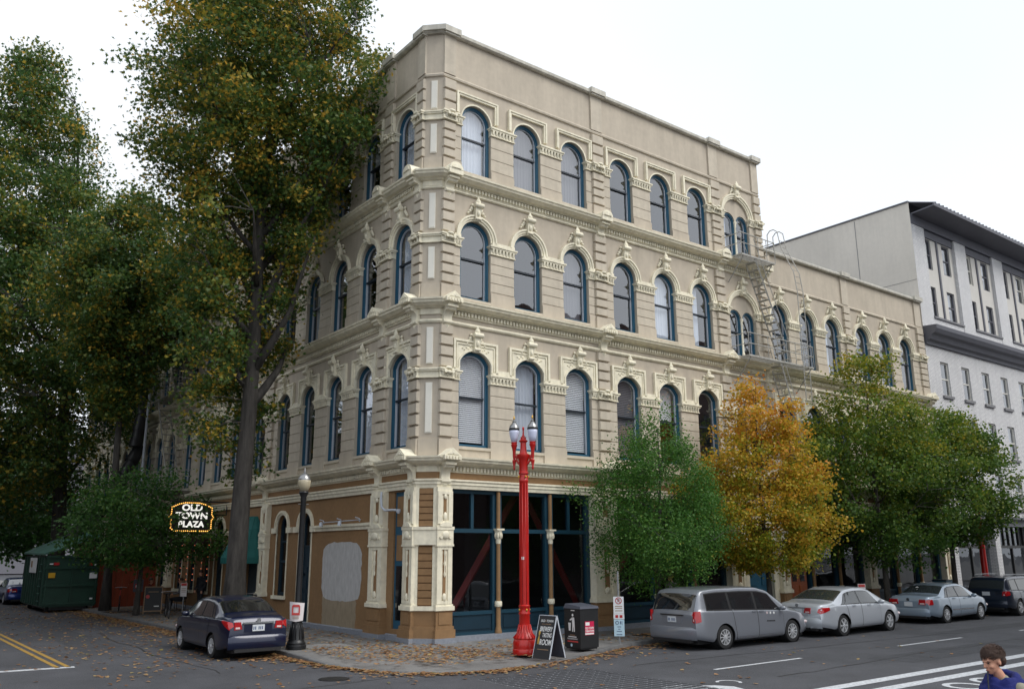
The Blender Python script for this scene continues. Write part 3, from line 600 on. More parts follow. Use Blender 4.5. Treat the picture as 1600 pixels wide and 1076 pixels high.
def shopfront(s0, s1, cols, door=None):
    """cast-iron columns, teal frames, transom lights, panelled stall-risers"""
    o = put('shopfront', MB().box(s0, s1, .10, .24, 4.22, 4.34).box(s0, s1, .08, .22, 3.06, 3.18).box(s0, s1, .09, .22, .70, .80).box(s0, s1, .06, .22, .14, .22).mesh('shopfront', 'teal_shop'), 'R', 0)
    xs = [s0]+cols+[s1]
    for i in range(len(xs)-1):
        a, e = xs[i], xs[i+1]; b = MB()
        for x in (a+.09, e-.09): b.box(x-.08, x+.08, .085, .23, .22, 4.22)
        m = (a+e)/2; b.box(m-.05, m+.05, .12, .22, 3.18, 4.22); b.build('mullion', 'teal_shop', o)
        b = MB(); b.box(a+.17, e-.17, .13, .2, .22, .70); b.box(a+.26, e-.26, .11, .13, .29, .63); b.build('stall_riser', 'teal_dark', o)
        for x0, x1, z0, z1 in ((a+.17, m-.05, 3.18, 4.22), (m+.05, e-.17, 3.18, 4.22), (a+.17, e-.17, .8, 3.06)):
            MB().quad((x0, .18, z0), (x1, .18, z0), (x1, .18, z1), (x0, .18, z1)).build('pane', 'shop_glass', o)
    for c in cols:
        b = MB(); b.lathe([(.11, .14), (.11, .2), (.09, .26), (.075, .34), (.07, .9), (.062, 2.8), (.062, 4.3)], 14, (c, .02, 0)); k = b.build('iron_column', 'ochre', o, 40)
        b = MB(); MB().lathe([(.10, .90), (.115, .93), (.115, 1.03), (.10, 1.06)], 14, (c, .02, 0)).build('column_ring', 'cream', k, 40); b.lathe([(.072, 2.74), (.08, 2.8), (.075, 2.95), (.12, 3.1), (.125, 3.14)], 14, (c, .02, 0)); b.box(c-.135, c+.135, -.12, .15, 3.14, 3.19)
        for q in range(8): b.ball((c+.1*math.cos(q*PI/4), .02+.1*math.sin(q*PI/4), 2.98), (.035, .035, .1), 6, 4)
        b.build('column_capital', 'cream', k, 40)
    MB().box(s0-.05, s1+.05, -.10, .3, -.05, .14).build('granite_step', 'granite', o)
    return o
shopfront(.87, 6.52, [2.68, 4.76]); shopfront(7.58, 13.47, [9.6, 11.6]); shopfront(17.1, 22.9, [19.0, 20.95]); shopfront(23.5, 29.75, [25.6, 27.7])
# entrance under the paired windows: panelled cream surround and teal doors
b = MB(); b.box(14.43, 14.75, .0, .25, .0, 4.34); b.box(16.28, 16.6, .0, .25, .0, 4.34); b.box(14.75, 16.28, .0, .25, 3.4, 4.34); b.build('entrance_surround', 'cream', BLD)
b = MB(); b.box(14.75, 16.28, .15, .22, .0, 3.4); [b.box(x, x+.5, .12, .15, z, z+dz) for x in (14.85, 15.65) for z, dz in ((.2, .8), (1.2, 1.2), (2.55, .7))]; b.build('entrance_door', 'teal', BLD)
# varnished wooden double door further along (in front of the shopfront line)
o = tag(put('wooden_door', MB().box(17.2, 18.35, -.06, .05, .05, 2.75).mesh('wooden_door', 'wood_orange'), 'R', 0), 'varnished orange wooden double door')
for x in (17.3, 17.82):
    b = MB(); b.box(x, x+.42, -.085, -.06, .2, .75); b.box(x, x+.42, -.085, -.06, .85, 1.15); b.build('door_panel', 'wood_orange', o)
    MB().quad((x+.06, -.064, 1.3), (x+.38, -.064, 1.3), (x+.38, -.064, 2.6), (x+.06, -.064, 2.6)).build('door_glass', 'car_glass', o)
# red seismic braces inside the first shop and the second
b = MB()
for x0, z0, x1, z1, y in ((1.25, .2, 4.1, 4.3, 1.0), (7.1, .2, 4.5, 4.3, 1.0), (7.6, .2, 10.4, 4.3, 1.0), (13.2, .2, 10.6, 4.3, 1.0)):
    b.tube([(x0, y, z0), (x1, y, z1)], .13, 4)
b.build('brace', 'red_steel', BLD)
# left front, street level: ochre wall with arched door and windows
GO = [(1.33, .82, .30, 4.28, 0), (8.06, 1.02, .10, 3.42, .48), (10.12, .98, .95, 3.42, .48), (12.9, 1.45, .05, 3.3, .6), (16.9, 1.05, .05, 3.42, .48), (18.55, .95, .85, 3.42, .45), (20.5, .95, .85, 3.42, .45), (22.4, .95, .85, 3.42, .45)]
GO += [(y, 1.0, .85, 3.42, .45) for y in (25.2, 27.2, 29.2, 31.2, 34, 36, 38, 40)]
wall('ground_wall', 'ochre', 'L', .4, YMAX, 0, 4.36, GO, .2)
MB().sweep([(0, YMAX), (0, .9)], [(0, -.02), (.07, -.02), (.07, .13), (0, .16)]).build('plinth', 'granite', BLD)
MB().sweep([(0, 7.30), (0, 3.0)], [(0, 3.22), (.05, 3.22), (.06, 3.30), (.11, 3.34), (.11, 3.41), (0, 3.43)]).build('wall_band', 'cream', BLD)
MB().sweep([(0, 16.2), (0, 14.4)], [(0, 3.22), (.05, 3.22), (.06, 3.30), (.11, 3.34), (.11, 3.41), (0, 3.43)]).build('wall_band', 'cream', BLD)
b = MB(); b.box(-.46, .46, .06, .14, .3, 4.28); b.cur = 1; b.box(-.30, .30, .045, .06, 3.25, 4.15); b.box(-.30, .30, .045, .06, 2.25, 3.0); b.cur = 2; b.box(-.30, .30, .05, .06, .55, 2.1); put('side_door', b.mesh('side_door', ['teal', 'ochre', 'car_glass']), 'L', 1.33)
for c, w_, zs, zp, rise in GO[1:]:
    if c == 12.9: continue
    k = ('hood', w_, zs)
    if k not in CAPS:
        h = zp-zs; b = MB()
        for o0, o1, d in ((0, -.08, .05), (-.075, -.16, .09)): b.ring(contour(w_, h, rise, o0, 14, z0=h-.02), contour(w_, h, rise, o1, 14, z0=h-.02), -d, .02)
        b.box(-w_/2-.42, -w_/2, -.09, .02, h-.2, h); b.box(w_/2, w_/2+.42, -.09, .02, h-.2, h); b.box(-w_/2-.05, -w_/2-.0, -.03, .02, 0, h-.2); b.box(w_/2+.0, w_/2+.05, -.03, .02, 0, h-.2)
        if zs > .5: b.box(-w_/2-.08, w_/2+.08, -.1, .1, -.12, 0)
        f = MB(); f.ring(contour(w_, h, rise, 0, 14, z0=0), contour(w_, h, rise, .11, 14, z0=.11), .14, .22); f.box(-w_/2+.02, w_/2-.02, .142, .22, 0, .11); f.box(-w_/2+.1, w_/2-.1, .15, .22, h*.48, h*.48+.09); f.box(-w_/2+.1, w_/2-.1, .15, .22, h*.78, h*.78+.07)
        if zs < .5: f.box(-w_/2+.1, w_/2-.1, .17, .21, .1, h*.78); [f.box(x, x+.3, .15, .17, z, z+.75) for x in (-.36, .06) for z in (.25, 1.15)]
        p = MB(); cc = contour(w_, h, rise, .11, 14, z0=.1); p.add([(x, .2, z) for x, z in cc], [tuple(range(len(cc)))])
        CAPS[k] = (b.mesh('arch_surround', 'cream', 30), f.mesh('street_window', 'teal_dark'), p.mesh('pane', 'shop_glass'))
    put('arch_surround', CAPS[k][0], 'L', c, zs); o = put('street_door' if zs < .5 else 'street_window', CAPS[k][1], 'L', c, zs); link('pane', CAPS[k][2], o)
# grey painted-out patch, its lower part beige
def blob(y0, y1, z0, z1, j, n=48):
    """rounded rectangle with a brushed, ragged edge (s,z)"""
    pts = []; cx, cz, a, c = (y0+y1)/2, (z0+z1)/2, (y1-y0)/2, (z1-z0)/2
    for i in range(n):
        t = 2*PI*i/n; q = (abs(math.cos(t))**5+abs(math.sin(t))**5)**(-.2); r = random.uniform(1-j, 1+j)
        pts.append((cx+a*q*math.cos(t)*r, cz+c*q*math.sin(t)*r))
    return pts
b = MB(); b.add([P3('L', s, .006, z) for s, z in blob(3.72, 6.55, .95, 2.84, .025)], [tuple(range(48))]); tag(b.build('painted_patch', 'patch', BLD), 'rough grey painted-out rectangle on ochre wall')
b = MB(); b.add([P3('L', s, .003, z) for s, z in blob(4.0, 6.45, .0, 1.3, .03)], [tuple(range(48))]); b.build('painted_patch', 'patch_low', BLD)
# wall lamps on the band, drain pipe by the corner door
b = MB(); b.tube([(-.16, 3.6, 3.52), (-.16, 6.4, 3.50)], .018, 6)
for y in (3.7, 5.0, 6.3): b.tube([(-.14, y, 3.46), (-.16, y, 3.56), (-.3, y, 3.60)], .02, 6)
for y in (4.8, 6.2): b.lathe([(.02, 0), (.06, -.05), (.065, -.16)], 10, (-.3, y, 3.52))
b.build('wall_lamp', 'sash_white', BLD, 40)
b = MB(); b.tube([(-.26, 2.1, 4.3), (-.3, 2.05, 4.1), (-.3, 2.0, 3.85), (-.26, 1.85, 3.74), (-.22, 1.45, 3.74), (-.2, 1.2, 3.72)], .035, 8); b.lathe([(.03, 0), (.07, .05), (.07, .13)], 10, (-.2, 1.15, 3.62)); b.build('lamp_bracket', 'sash_white', BLD, 40)
# fanned awning over the side entrance
b = MB(); n = 12; hx = 1.05
hub = (-.06, 12.85, 3.95); vs = []; 
for i in range(n+1):
    t = PI*i/n; x, y = -1.35*math.sin(t)*.92-.05, 12.85-hx*math.cos(t); vs.append((x, y, 2.32))
for i in range(n+1):
    t = PI*i/n; vs.append((-.05-.72*math.sin(t), 12.85-hx*.72*math.cos(t), 3.42))
for i in range(n+1):
    t = PI*i/n; vs.append((-.05-.2*math.sin(t), 12.85-hx*.25*math.cos(t), 3.93))
vs += [(v[0], v[1], v[2]-.22) for v in vs[:n+1]]
b.add(vs, [(j*(n+1)+i, j*(n+1)+i+1, (j+1)*(n+1)+i+1, (j+1)*(n+1)+i) for j in range(2) for i in range(n)]+[(i, 3*(n+1)+i, 3*(n+1)+i+1, i+1) for i in range(n)])
tag(b.build('awning', 'awning', BLD), 'teal fabric fan awning over side entrance')
b = MB()
for i in range(0, n+1, 2): b.tube([vs[i], vs[n+1+i], vs[2*n+2+i]], .014, 5)
b.build('awning_rib', 'awning', BLD)
b = MB(); b.box(-.72, .72, .12, .2, .05, 3.9); put('recessed_door', b.mesh('recessed_door', 'teal_dark'), 'L', 12.9)
# rusticated blocks: the 300 nearest are pieces of their own
UNIT = {}
def unit(m):
    if m not in UNIT:
        b = MB(); e = .5; g = .47; h = .44
        b.add([(-e, 0, 0), (e, 0, 0), (e, 0, 1), (-e, 0, 1), (-e, -.7, 0), (e, -.7, 0), (e, -.7, 1), (-e, -.7, 1), (-g, -1, .04), (g, -1, .04), (g, -1, .96), (-g, -1, .96)],
              [(0, 1, 5, 4), (1, 2, 6, 5), (2, 3, 7, 6), (3, 0, 4, 7), (4, 5, 9, 8), (5, 6, 10, 9), (6, 7, 11, 10), (7, 4, 8, 11), (8, 9, 10, 11)])
        UNIT[m] = b.mesh('block', m)
    return UNIT[m]
def bpos(q):
    side, s, z = q[:3]; return Vector((s, 0, z) if side == 'R' else ((0, s, z) if side == 'L' else (.2, .2, z)))
BLOCKS.sort(key=lambda q: (q[0] == 'L' and q[1] > 7 or q[2] > 17.8, (bpos(q)-CAM).length/(1 if q[0] != 'L' else .8)/(q[3]**.3)))
for q in BLOCKS[:300]:
    o = put('block', unit(q[6]), q[0], q[1], q[2]); o.scale = (q[3], q[5], q[4])
b = MB()
for side, s, z, w_, h, d, m in BLOCKS[300:]:
    if side == 'R': b.box(s-w_/2, s+w_/2, -d, 0, z, z+h)
    elif side == 'L': b.box(-d, 0, s-w_/2, s+w_/2, z, z+h)
tag(b.build('block_courses', 'stucco_block', BLD), kind='stuff')

# ================================================================ ground
ZR = -.13
b = MB(); b.quad((-400, -400, ZR), (500, -400, ZR), (500, 600, ZR), (-400, 600, ZR)); tag(b.build('road', 'asphalt'), kind='structure')
KP = [(-3.75, 130), (-3.75, 60), (-3.75, 40), (-3.75, 20), (-3.75, 10), (-3.75, 4), (-3.75, .8), (-3.82, -.6), (-3.78, -1.8), (-3.5, -3.0), (-3.0, -4.1), (-2.3, -4.75), (-1.4, -5.0), (-.3, -4.98), (.8, -4.78), (1.9, -4.46), (2.9, -4.12), (3.8, -3.76), (4.8, -3.42), (6.0, -3.25), (9, -3.22), (16, -3.22), (30, -3.22), (60, -3.22), (160, -3.22)]
RAMP = [0, 0, 0, 0, 0, 0, 0, .2, .75, 1, 1, 1, 1, 1, .95, .75, .4, .1, 0, 0, 0, 0, 0, 0, 0]
b = MB(); n = 9; m = len(KP); vs = []
for i, (x, y) in enumerate(KP):
    ix, iy = max(x, .55) if y < 1 else .55, max(y, .55)
    if i < 7: ix = .3; iy = y
    elif i > 16: ix, iy = x, .3
    else: t = (i-7)/9; ix, iy = (.3, .8-.5*t*2) if t < .3 else ((.35, .35) if t < .7 else (.35+(t-.7)*6, .3))
    for k in range(n):
        f = k/(n-1); z = -.010-(.112*RAMP[i])*smoothstep(.45, 1.0, f); vs.append((ix+(x-ix)*f, iy+(y-iy)*f, z))
b.add(vs, [(i*n+k, (i+1)*n+k, (i+1)*n+k+1, i*n+k+1) for i in range(m-1) for k in range(n-1)]); pave = tag(b.build('pavement', 'concrete', None, 60), kind='structure')
# scored slabs
sl1 = MB().box(-.715, .715, -.665, .665, -.012, 0).mesh('slab', 'concrete'); sl2 = MB().box(-.715, .715, -.665, .665, -.012, 0).mesh('slab', 'concrete_dark')
for i in range(15):
    for j in range(2): link('slab', random.choice((sl1, sl1, sl2)), pave, (5.9+i*1.45, -.95-j*1.35, 0))
for i in range(16):
    for j in range(2): link('slab', random.choice((sl1, sl1, sl2)), pave, (-.93-j*1.36, 1.2+i*1.45, 0), PI/2)
# kerb stones
kroot = tag(link('kerb', None), kind='structure')
for i in range(2, m-3):
    x0, y0 = KP[i]; x1, y1 = KP[i+1]; L = math.hypot(x1-x0, y1-y0); q = max(1, round(L/1.6))
    if L > 30: continue
    d = Vector((x1-x0, y1-y0))/L; nn = Vector((-d.y, d.x))          # towards the pavement is on the left of travel
    for k in range(q):
        a, e = k/q, (k+1)/q; za, ze = [-(.108*(RAMP[i]+(RAMP[i+1]-RAMP[i])*t)) for t in (a, e)]; g = .006/L
        A = Vector((x0, y0))+d*L*(a+g); E_ = Vector((x0, y0))+d*L*(e-g); b = MB()
        for P, z in ((A, za), (E_, ze)):
            for off, zz in ((-.015, -.2), (-.0, z-.02), (.02, z+.003), (.16, z+.003), (.16, -.2)): b.v.append((P.x+nn.x*off, P.y+nn.y*off, zz))
        b.f = [(k2, k2+1, k2+6, k2+5) for k2 in range(4)]+[(0, 1, 2, 3, 4), (9, 8, 7, 6, 5)]; b.mi = [0]*6
        b.build('kerb_stone', 'kerb', kroot)
# far pavements (behind and beside the camera) and the other blocks of the crossing
b = MB(); b.box(-2.5, 160, -60, -15.2, -.3, 0); b.box(-120, -13.4, -4.5, 130, -.3, 0); b.box(-120, -9, -60, -18.3, -.3, 0.0); tag(b.build('far_pavement', 'concrete'), kind='structure')
# painted lines
def line(name, m, x0, y0, x1, y1, w_, z=ZR+.005):
    d = Vector((x1-x0, y1-y0)).normalized(); nn = Vector((-d.y, d.x))*w_/2
    o = MB().quad((x0-nn.x, y0-nn.y, z), (x1-nn.x, y1-nn.y, z), (x1+nn.x, y1+nn.y, z), (x0+nn.x, y0+nn.y, z)).build(name, m); tag(o, kind='structure'); return o
for x0, x1 in ((2.85, 6.25), (10.8, 14.6), (18.5, 22.4), (26.4, 30)): line('lane_dash', 'road_white', x0, -8.0, x1, -7.95, .11)
line('lane_line', 'road_white', 1.2, -11.25, 60, -10.9, .31); line('lane_line', 'road_white', 1.2, -11.95, 60, -11.85, .30)
line('centre_line', 'road_yellow', -8.62, 1.95, -8.40, 70, .11); line('centre_line', 'road_yellow', -8.85, 1.95, -8.63, 70, .11); line('stop_line', 'road_white', -8.5, 1.9, -13.2, 2.3, .28)
def flat(name, m, outlines):
    b = MB()
    for pts in outlines: b.add([(x, y, ZR+.005) for x, y in pts], [tuple(range(len(pts)))])
    return tag(b.build(name, m), kind='structure')
def ring_pts(cx, cy, r0, r1, a0=0, a1=2*PI, n=28, sy=1):
    return [[(cx+r*math.cos(t), cy+sy*r*math.sin(t)) for r, t in ((r0, a0+(a1-a0)*i/n), (r1, a0+(a1-a0)*i/n), (r1, a0+(a1-a0)*(i+1)/n), (r0, a0+(a1-a0)*(i+1)/n))] for i in range(n)]
flat('bicycle_marking', 'road_white', ring_pts(4.75, -12.75, .30, .44)+ring_pts(5.9, -12.75, .30, .44))
flat('painted_symbol', 'road_white', [[(.1, -9.05), (.5, -9.0), (.62, -9.35), (.95, -9.55), (1.15, -9.9), (.9, -10.6), (-.2, -10.8), (-1.2, -10.4), (-1.0, -9.8), (-.5, -9.3)]]+ring_pts(1.55, -9.45, .2, .27, -1.2, 2.6, 14))
# crossing of dark pavers with pale joints
cw = tag(MB().quad((-2.28, -13.6, ZR+.004), (.72, -13.6, ZR+.004), (.72, -5.92, ZR+.004), (-2.28, -5.92, ZR+.004)).build('crossing', 'paver_joint'), kind='structure')
pv = [MB().box(-w_/2, w_/2, -.074, .074, 0, .006).mesh('paver', 'paver') for w_ in (.385, .17)]
for j in range(38):
    xs = [(-2.28+.215+i*.43, 0) for i in range(7)] if j % 2 == 0 else [(-2.28+.1075, 1)]+[(-2.28+.43+i*.43, 0) for i in range(6)]+[(.72-.1075, 1)]
    for x, k in xs: link('paver', pv[k], cw, (x, -6.02-j*.2, ZR+.005))
# utility cuts and tar-sealed cracks
for x0, y0, x1, y1 in ((-9.5, -7.4, -5.2, -6.1), (7.5, -10.2, 13.5, -9.0), (-7.6, 5.0, -6.4, 14.0), (15.5, -7.3, 24, -6.5)): tag(MB().quad((x0, y0, ZR+.002), (x1, y0, ZR+.002), (x1, y1, ZR+.002), (x0, y1, ZR+.002)).build('road_patch', 'asphalt_patch'), kind='structure')
for x0, y0, dx, dy, n in ((-10, -5.2, .9, .12, 16), (3, -9.6, .8, .05, 22), (-6.2, -1.5, .02, 1.0, 18), (2.0, -6.3, 1.0, -.06, 20), (-3.6, -9.5, .7, -.35, 9)):
    x, y = x0, y0; A_ = []
    for i in range(n): A_.append((x, y)); x += dx*random.uniform(.6, 1.1)+random.uniform(-.12, .12); y += dy*random.uniform(.6, 1.1)+random.uniform(-.12, .12)
    b = MB()
    for i in range(n-1): w_ = random.uniform(.012, .03); d = Vector((A_[i+1][0]-A_[i][0], A_[i+1][1]-A_[i][1])).normalized()*w_; b.quad((A_[i][0]-d.y, A_[i][1]+d.x, ZR+.003), (A_[i][0]+d.y, A_[i][1]-d.x, ZR+.003), (A_[i+1][0]+d.y, A_[i+1][1]-d.x, ZR+.003), (A_[i+1][0]-d.y, A_[i+1][1]+d.x, ZR+.003))
    tag(b.build('road_crack', 'tar'), kind='structure')
# storm drain
o = tag(MB().lathe([(.33, 0), (.33, .012), (.30, .014)], 20, (-4.6, -3.9, ZR)).build('manhole_cover', 'black_paint'), 'round dark iron manhole cover in asphalt near kerb corner', 'manhole cover')

# ================================================================ white brick building next door
WBD = thing('white_brick_building', 'white brick building with grey eaves and dark windows right of taupe building', 'building', (30.6, 0, 0))
def WX(x): return x-30.6
b = MB(); b.quad((0, -.02, 4.2), (0, 22, 4.2), (0, 22, 21.0), (0, -.02, 21.0)); b.build('side_wall', 'wb_plaster', WBD)
b = MB()
for z in (8.2, 12.4, 16.6): b.box(-.012, .0, .0, 22, z, z+.02)
for y in (3.2, 9, 15): b.box(-.012, .0, y, y+.03, 14, 20.9)
b.build('joint_line', 'wb_sill', WBD)
def rect_wall(x0, x1, z0, z1, holes, y=0.0, rev=.18):
    """wall with rectangular holes laid out in a regular grid"""
    b = MB(); xs = sorted({x0, x1}|{h[0] for h in holes}|{h[1] for h in holes}); zs = sorted({z0, z1}|{h[2] for h in holes}|{h[3] for h in holes})
    for i in range(len(xs)-1):
        for j in range(len(zs)-1):
            cx, cz = (xs[i]+xs[i+1])/2, (zs[j]+zs[j+1])/2
            if not any(h[0] < cx < h[1] and h[2] < cz < h[3] for h in holes): b.quad((xs[i], y, zs[j]), (xs[i+1], y, zs[j]), (xs[i+1], y, zs[j+1]), (xs[i], y, zs[j+1]))
    for a, e, c, d in holes:
        for p, q in (((a, c), (e, c)), ((e, c), (e, d)), ((e, d), (a, d)), ((a, d), (a, c))): b.quad((p[0], y, p[1]), (q[0], y, q[1]), (q[0], y+rev, q[1]), (p[0], y+rev, p[1]))
    return b
NB = 6; low = []; up = []
for k in range(14):
    c = WX(32.45)+k*2.35
    for z0, z1 in ((10.45, 12.28), (7.5, 9.4), (4.72, 6.52)): low.append((c-.45, c+.45, z0, z1))
rect_wall(0, 33, 4.2, 13.2, low).build('brick_wall', 'white_brick', WBD)
for k in range(NB):
    for dx in (1.85, 3.95):
        for z0, z1 in ((17.58, 19.33), (14.82, 16.58)): up.append((k*4.72+dx-.43, k*4.72+dx+.43, z0, z1))
rect_wall(.004, 33, 13.9, 20.2, up, .16, .14).build('upper_wall', 'wb_stucco', WBD)
for k in range(NB+1):
    b = MB(); b.box(k*4.72+.006, k*4.72+1.36, -.02, .216, 14.0, 19.8); b.build('brick_pier', 'white_brick', WBD)
    b = MB(); b.box(k*4.72+2.84, k*4.72+3.0, .1, .22, 14.2, 19.8); b.build('vertical_strip', 'wb_cornice', WBD)
    b = MB(); b.box(k*4.72+1.36, k*4.72+4.72, .0, .24, 14.0, 14.68); b.build('spandrel', 'white_brick', WBD)
    b = MB(); b.box(k*4.72+1.36, k*4.72+4.72, -.08, .24, 14.68, 14.78); b.build('sill', 'wb_sill', WBD)
    b = MB(); b.box(k*4.72+1.36, k*4.72+4.72, .08, .22, 19.38, 19.8); b.build('panel', 'wb_cornice', WBD)
def plain_window(hw, h):
    b = MB()
    for x0, x1, z0, z1 in ((-hw, -hw+.07, 0, h), (hw-.07, hw, 0, h), (-hw+.07, hw-.07, 0, .08), (-hw+.07, hw-.07, h-.08, h), (-hw+.07, hw-.07, h/2-.035, h/2+.035)): b.box(x0, x1, .08, .15, z0, z1)
    return b.mesh('window', 'wb_frame'), b.mesh('window', 'wb_cornice'), MB().quad((-hw+.06, .12, .05), (hw-.06, .12, .05), (hw-.06, .12, h-.05), (-hw+.06, .12, h-.05)).mesh('pane', 'glass'), MB().box(-hw-.1, hw+.1, -.1, .1, -.14, 0).mesh('window_sill', 'wb_sill'), MB().quad((-hw, .3, h*.45), (hw, .3, h*.45), (hw, .3, h), (-hw, .3, h)).mesh('blind', 'blind')
PW = {}
for a, e, c, d in low+[(x, y, z, q) for x, y, z, q in up]:
    key = (round(e-a, 2), round(d-c, 2))
    if key not in PW: PW[key] = plain_window((e-a)/2, d-c)
    fr, fd, pn, sl_, bl = PW[key]; y0 = 0 if c < 13 else .16
    o = link('window', fr if c < 13 or random.random() < .25 else fd, WBD, ((a+e)/2, y0, c)); link('pane', pn, o)
    if c < 13: link('window_sill', sl_, o)
    if random.random() < (.45 if c < 13 else .12): link('blind', bl, o)
b = MB(); b.quad((.3, 1.6, 0), (33, 1.6, 0), (33, 1.6, 20), (.3, 1.6, 20)); b.build('interior_wall', 'interior', WBD)
MB().sweep([(-.0, 0.0), (33, 0.0)], [(0, 13.05), (.12, 13.05), (.16, 13.2), (.32, 13.28), (.42, 13.5), (.6, 13.58), (.72, 13.78), (.74, 13.98), (0, 14.02)]).build('cornice', 'wb_cornice', WBD)
b = MB(); b.box(.006, 33, -.06, .3, 19.8, 20.32); b.build('eaves_band', 'wb_cornice', WBD)
b = MB(); b.prism([(-1.3, 20.42), (.3, 20.30), (.3, 20.36), (-1.3, 20.50)], .1, 33, 'x'); b.box(.05, 33, -1.36, -1.29, 20.40, 20.56); b.prism([(-1.34, 20.55), (.0, 21.0), (.0, 21.06), (-1.34, 20.60)], .05, 33, 'x'); b.build('eaves', 'wb_cornice', WBD)
b = MB(); x = .3
while x < 33: b.prism([(-1.36, 20.60), (.0, 21.06), (.0, 21.11), (-1.36, 20.66)], x, x+.04, 'x'); x += .42
tag(b.build('roof_seam', 'wbrick_dark', WBD), kind='stuff')
b = MB(); b.box(-.06, 33, -.02, 22, 21.0, 21.08); b.build('roof', 'wb_cornice', WBD)
b = MB(); b.box(0, 33, -.25, .1, 4.12, 4.25); b.box(0, 33, -.05, .1, 3.75, 4.12); b.build('shop_fascia', 'wb_cornice', WBD)
for k in range(7):
    x = .15+k*4.72; o = MB().box(x, x+.55, -.12, .4, 0, 3.75).build('shop_pier', 'white_brick', WBD)
    b = MB(); b.box(x+.55, x+4.72, .2, .3, 2.6, 2.75); [b.box(x+.55+i*.6, x+.62+i*.6, .2, .3, 2.75, 3.75) for i in range(8)]; b.box(x+.55, x+4.72, .2, .3, .4, .5); b.box(x+2.6, x+2.7, .2, .3, .1, 2.6); b.box(x+.55, x+4.72, .2, .3, .0, .4); b.build('shop_frame', 'trim_black', WBD)
    MB().quad((x+.55, .27, .4), (x+4.72, .27, .4), (x+4.72, .27, 3.75), (x+.55, .27, 3.75)).build('pane', 'shop_glass', WBD)
# the blocks across the two streets (seen as reflections and for the light they take away)
def far_block(label, x0, x1, y0, y1, h, m, face):
    o = tag(MB().box(x0, x1, y0, y1, 0, h).build('opposite_building', m), label, 'building')
    me = MB().box(-.6, .6, -.6, .6, -1, 1).mesh('window', 'car_glass_light')
    for z in np.arange(3, h-1.5, 4.0):
        if face == 'N':
            for x in np.arange(x0+1.6, x1-1, 2.6): link('window', me, o, (float(x), y1-.55, float(z)))
        else:
            for y in np.arange(y0+1.6, y1-1, 2.6): link('window', me, o, (x1-.55, float(y), float(z)))
    return o
far_block('red brick building across the street, seen reflected in the windows', 16, 46, -32, -18.6, 17.5, 'red_brick', 'N')
far_block('unseen low brick building added across the left street to shade the left front', -34, -17.5, -2, 60, 12, 'red_brick', 'E')  # out of view; added so the left front gets less light

o = far_block('pale building closing the far end of left street', -40, 30, 112, 125, 15, 'wb_plaster', 'x') if 0 else tag(MB().box(-45, 30, 112, 124, 0, 17).build('distant_building', 'wbrick_dark'), 'distant grey building closing the left street', 'building')
me = MB().box(-.6, .6, -.1, .1, -1, 1).mesh('window', 'car_glass_light')
for z in (3, 7, 11, 15):
    for x in range(-30, 12, 3): link('window', me, o, (x, 112, z))

# ================================================================ trees
STAR = [(.0, -.08), (.48, -.06), (.22, .18), (.36, .55), (.09, .36), (0, .74), (-.09, .36), (-.36, .55), (-.22, .18), (-.48, -.06)]
MAPLE = [(0, -.2), (.42, .0), (.3, .38), (0, .62), (-.3, .38), (-.42, .0)]
OVAL = [(0, -.4), (.3, 0), (0, .45), (-.3, 0)]
def leaf_mesh(name, pos, size, tint, m, shape, flat_=False, updown=.5):
    n = len(pos); k = len(shape); T = np.array([(x, y, 0) for x, y in shape], float); T[:, 2] = .22*np.abs(T[:, 0])
    az = rng.uniform(0, 2*PI, n); tl = np.abs(rng.normal(0, .16, n)) if flat_ else np.arccos(rng.uniform(1-2*updown, 1, n))*.9; sp = rng.uniform(0, 2*PI, n)
    def rz(a): c, s = np.cos(a), np.sin(a); z = np.zeros_like(a); o = z+1; return np.stack([np.stack([c, -s, z], 1), np.stack([s, c, z], 1), np.stack([z, z, o], 1)], 1)
    c, s = np.cos(tl), np.sin(tl); z = np.zeros(n); o = z+1
    rx = np.stack([np.stack([o, z, z], 1), np.stack([z, c, -s], 1), np.stack([z, s, c], 1)], 1)
    M = rz(az) @ rx @ rz(sp); V = np.einsum('nij,kj->nki', M, T)*size[:, None, None]+pos[:, None, :]
    me = bpy.data.meshes.new(name); me.vertices.add(n*k); me.vertices.foreach_set('co', V.reshape(-1).astype(np.float32))
    me.loops.add(n*k); me.loops.foreach_set('vertex_index', np.arange(n*k, dtype=np.int32)); me.polygons.add(n)
    me.polygons.foreach_set('loop_start', np.arange(0, n*k, k, dtype=np.int32)); me.polygons.foreach_set('loop_total', np.full(n, k, np.int32))
    me.update(calc_edges=True); a = me.attributes.new('tint', 'FLOAT', 'FACE'); a.data.foreach_set('value', np.clip(tint, 0, 1).astype(np.float32)); me.materials.append(MATS[m]); return me
def interp(tab, z): return float(np.interp(z, [a for a, _ in tab], [c for _, c in tab]))
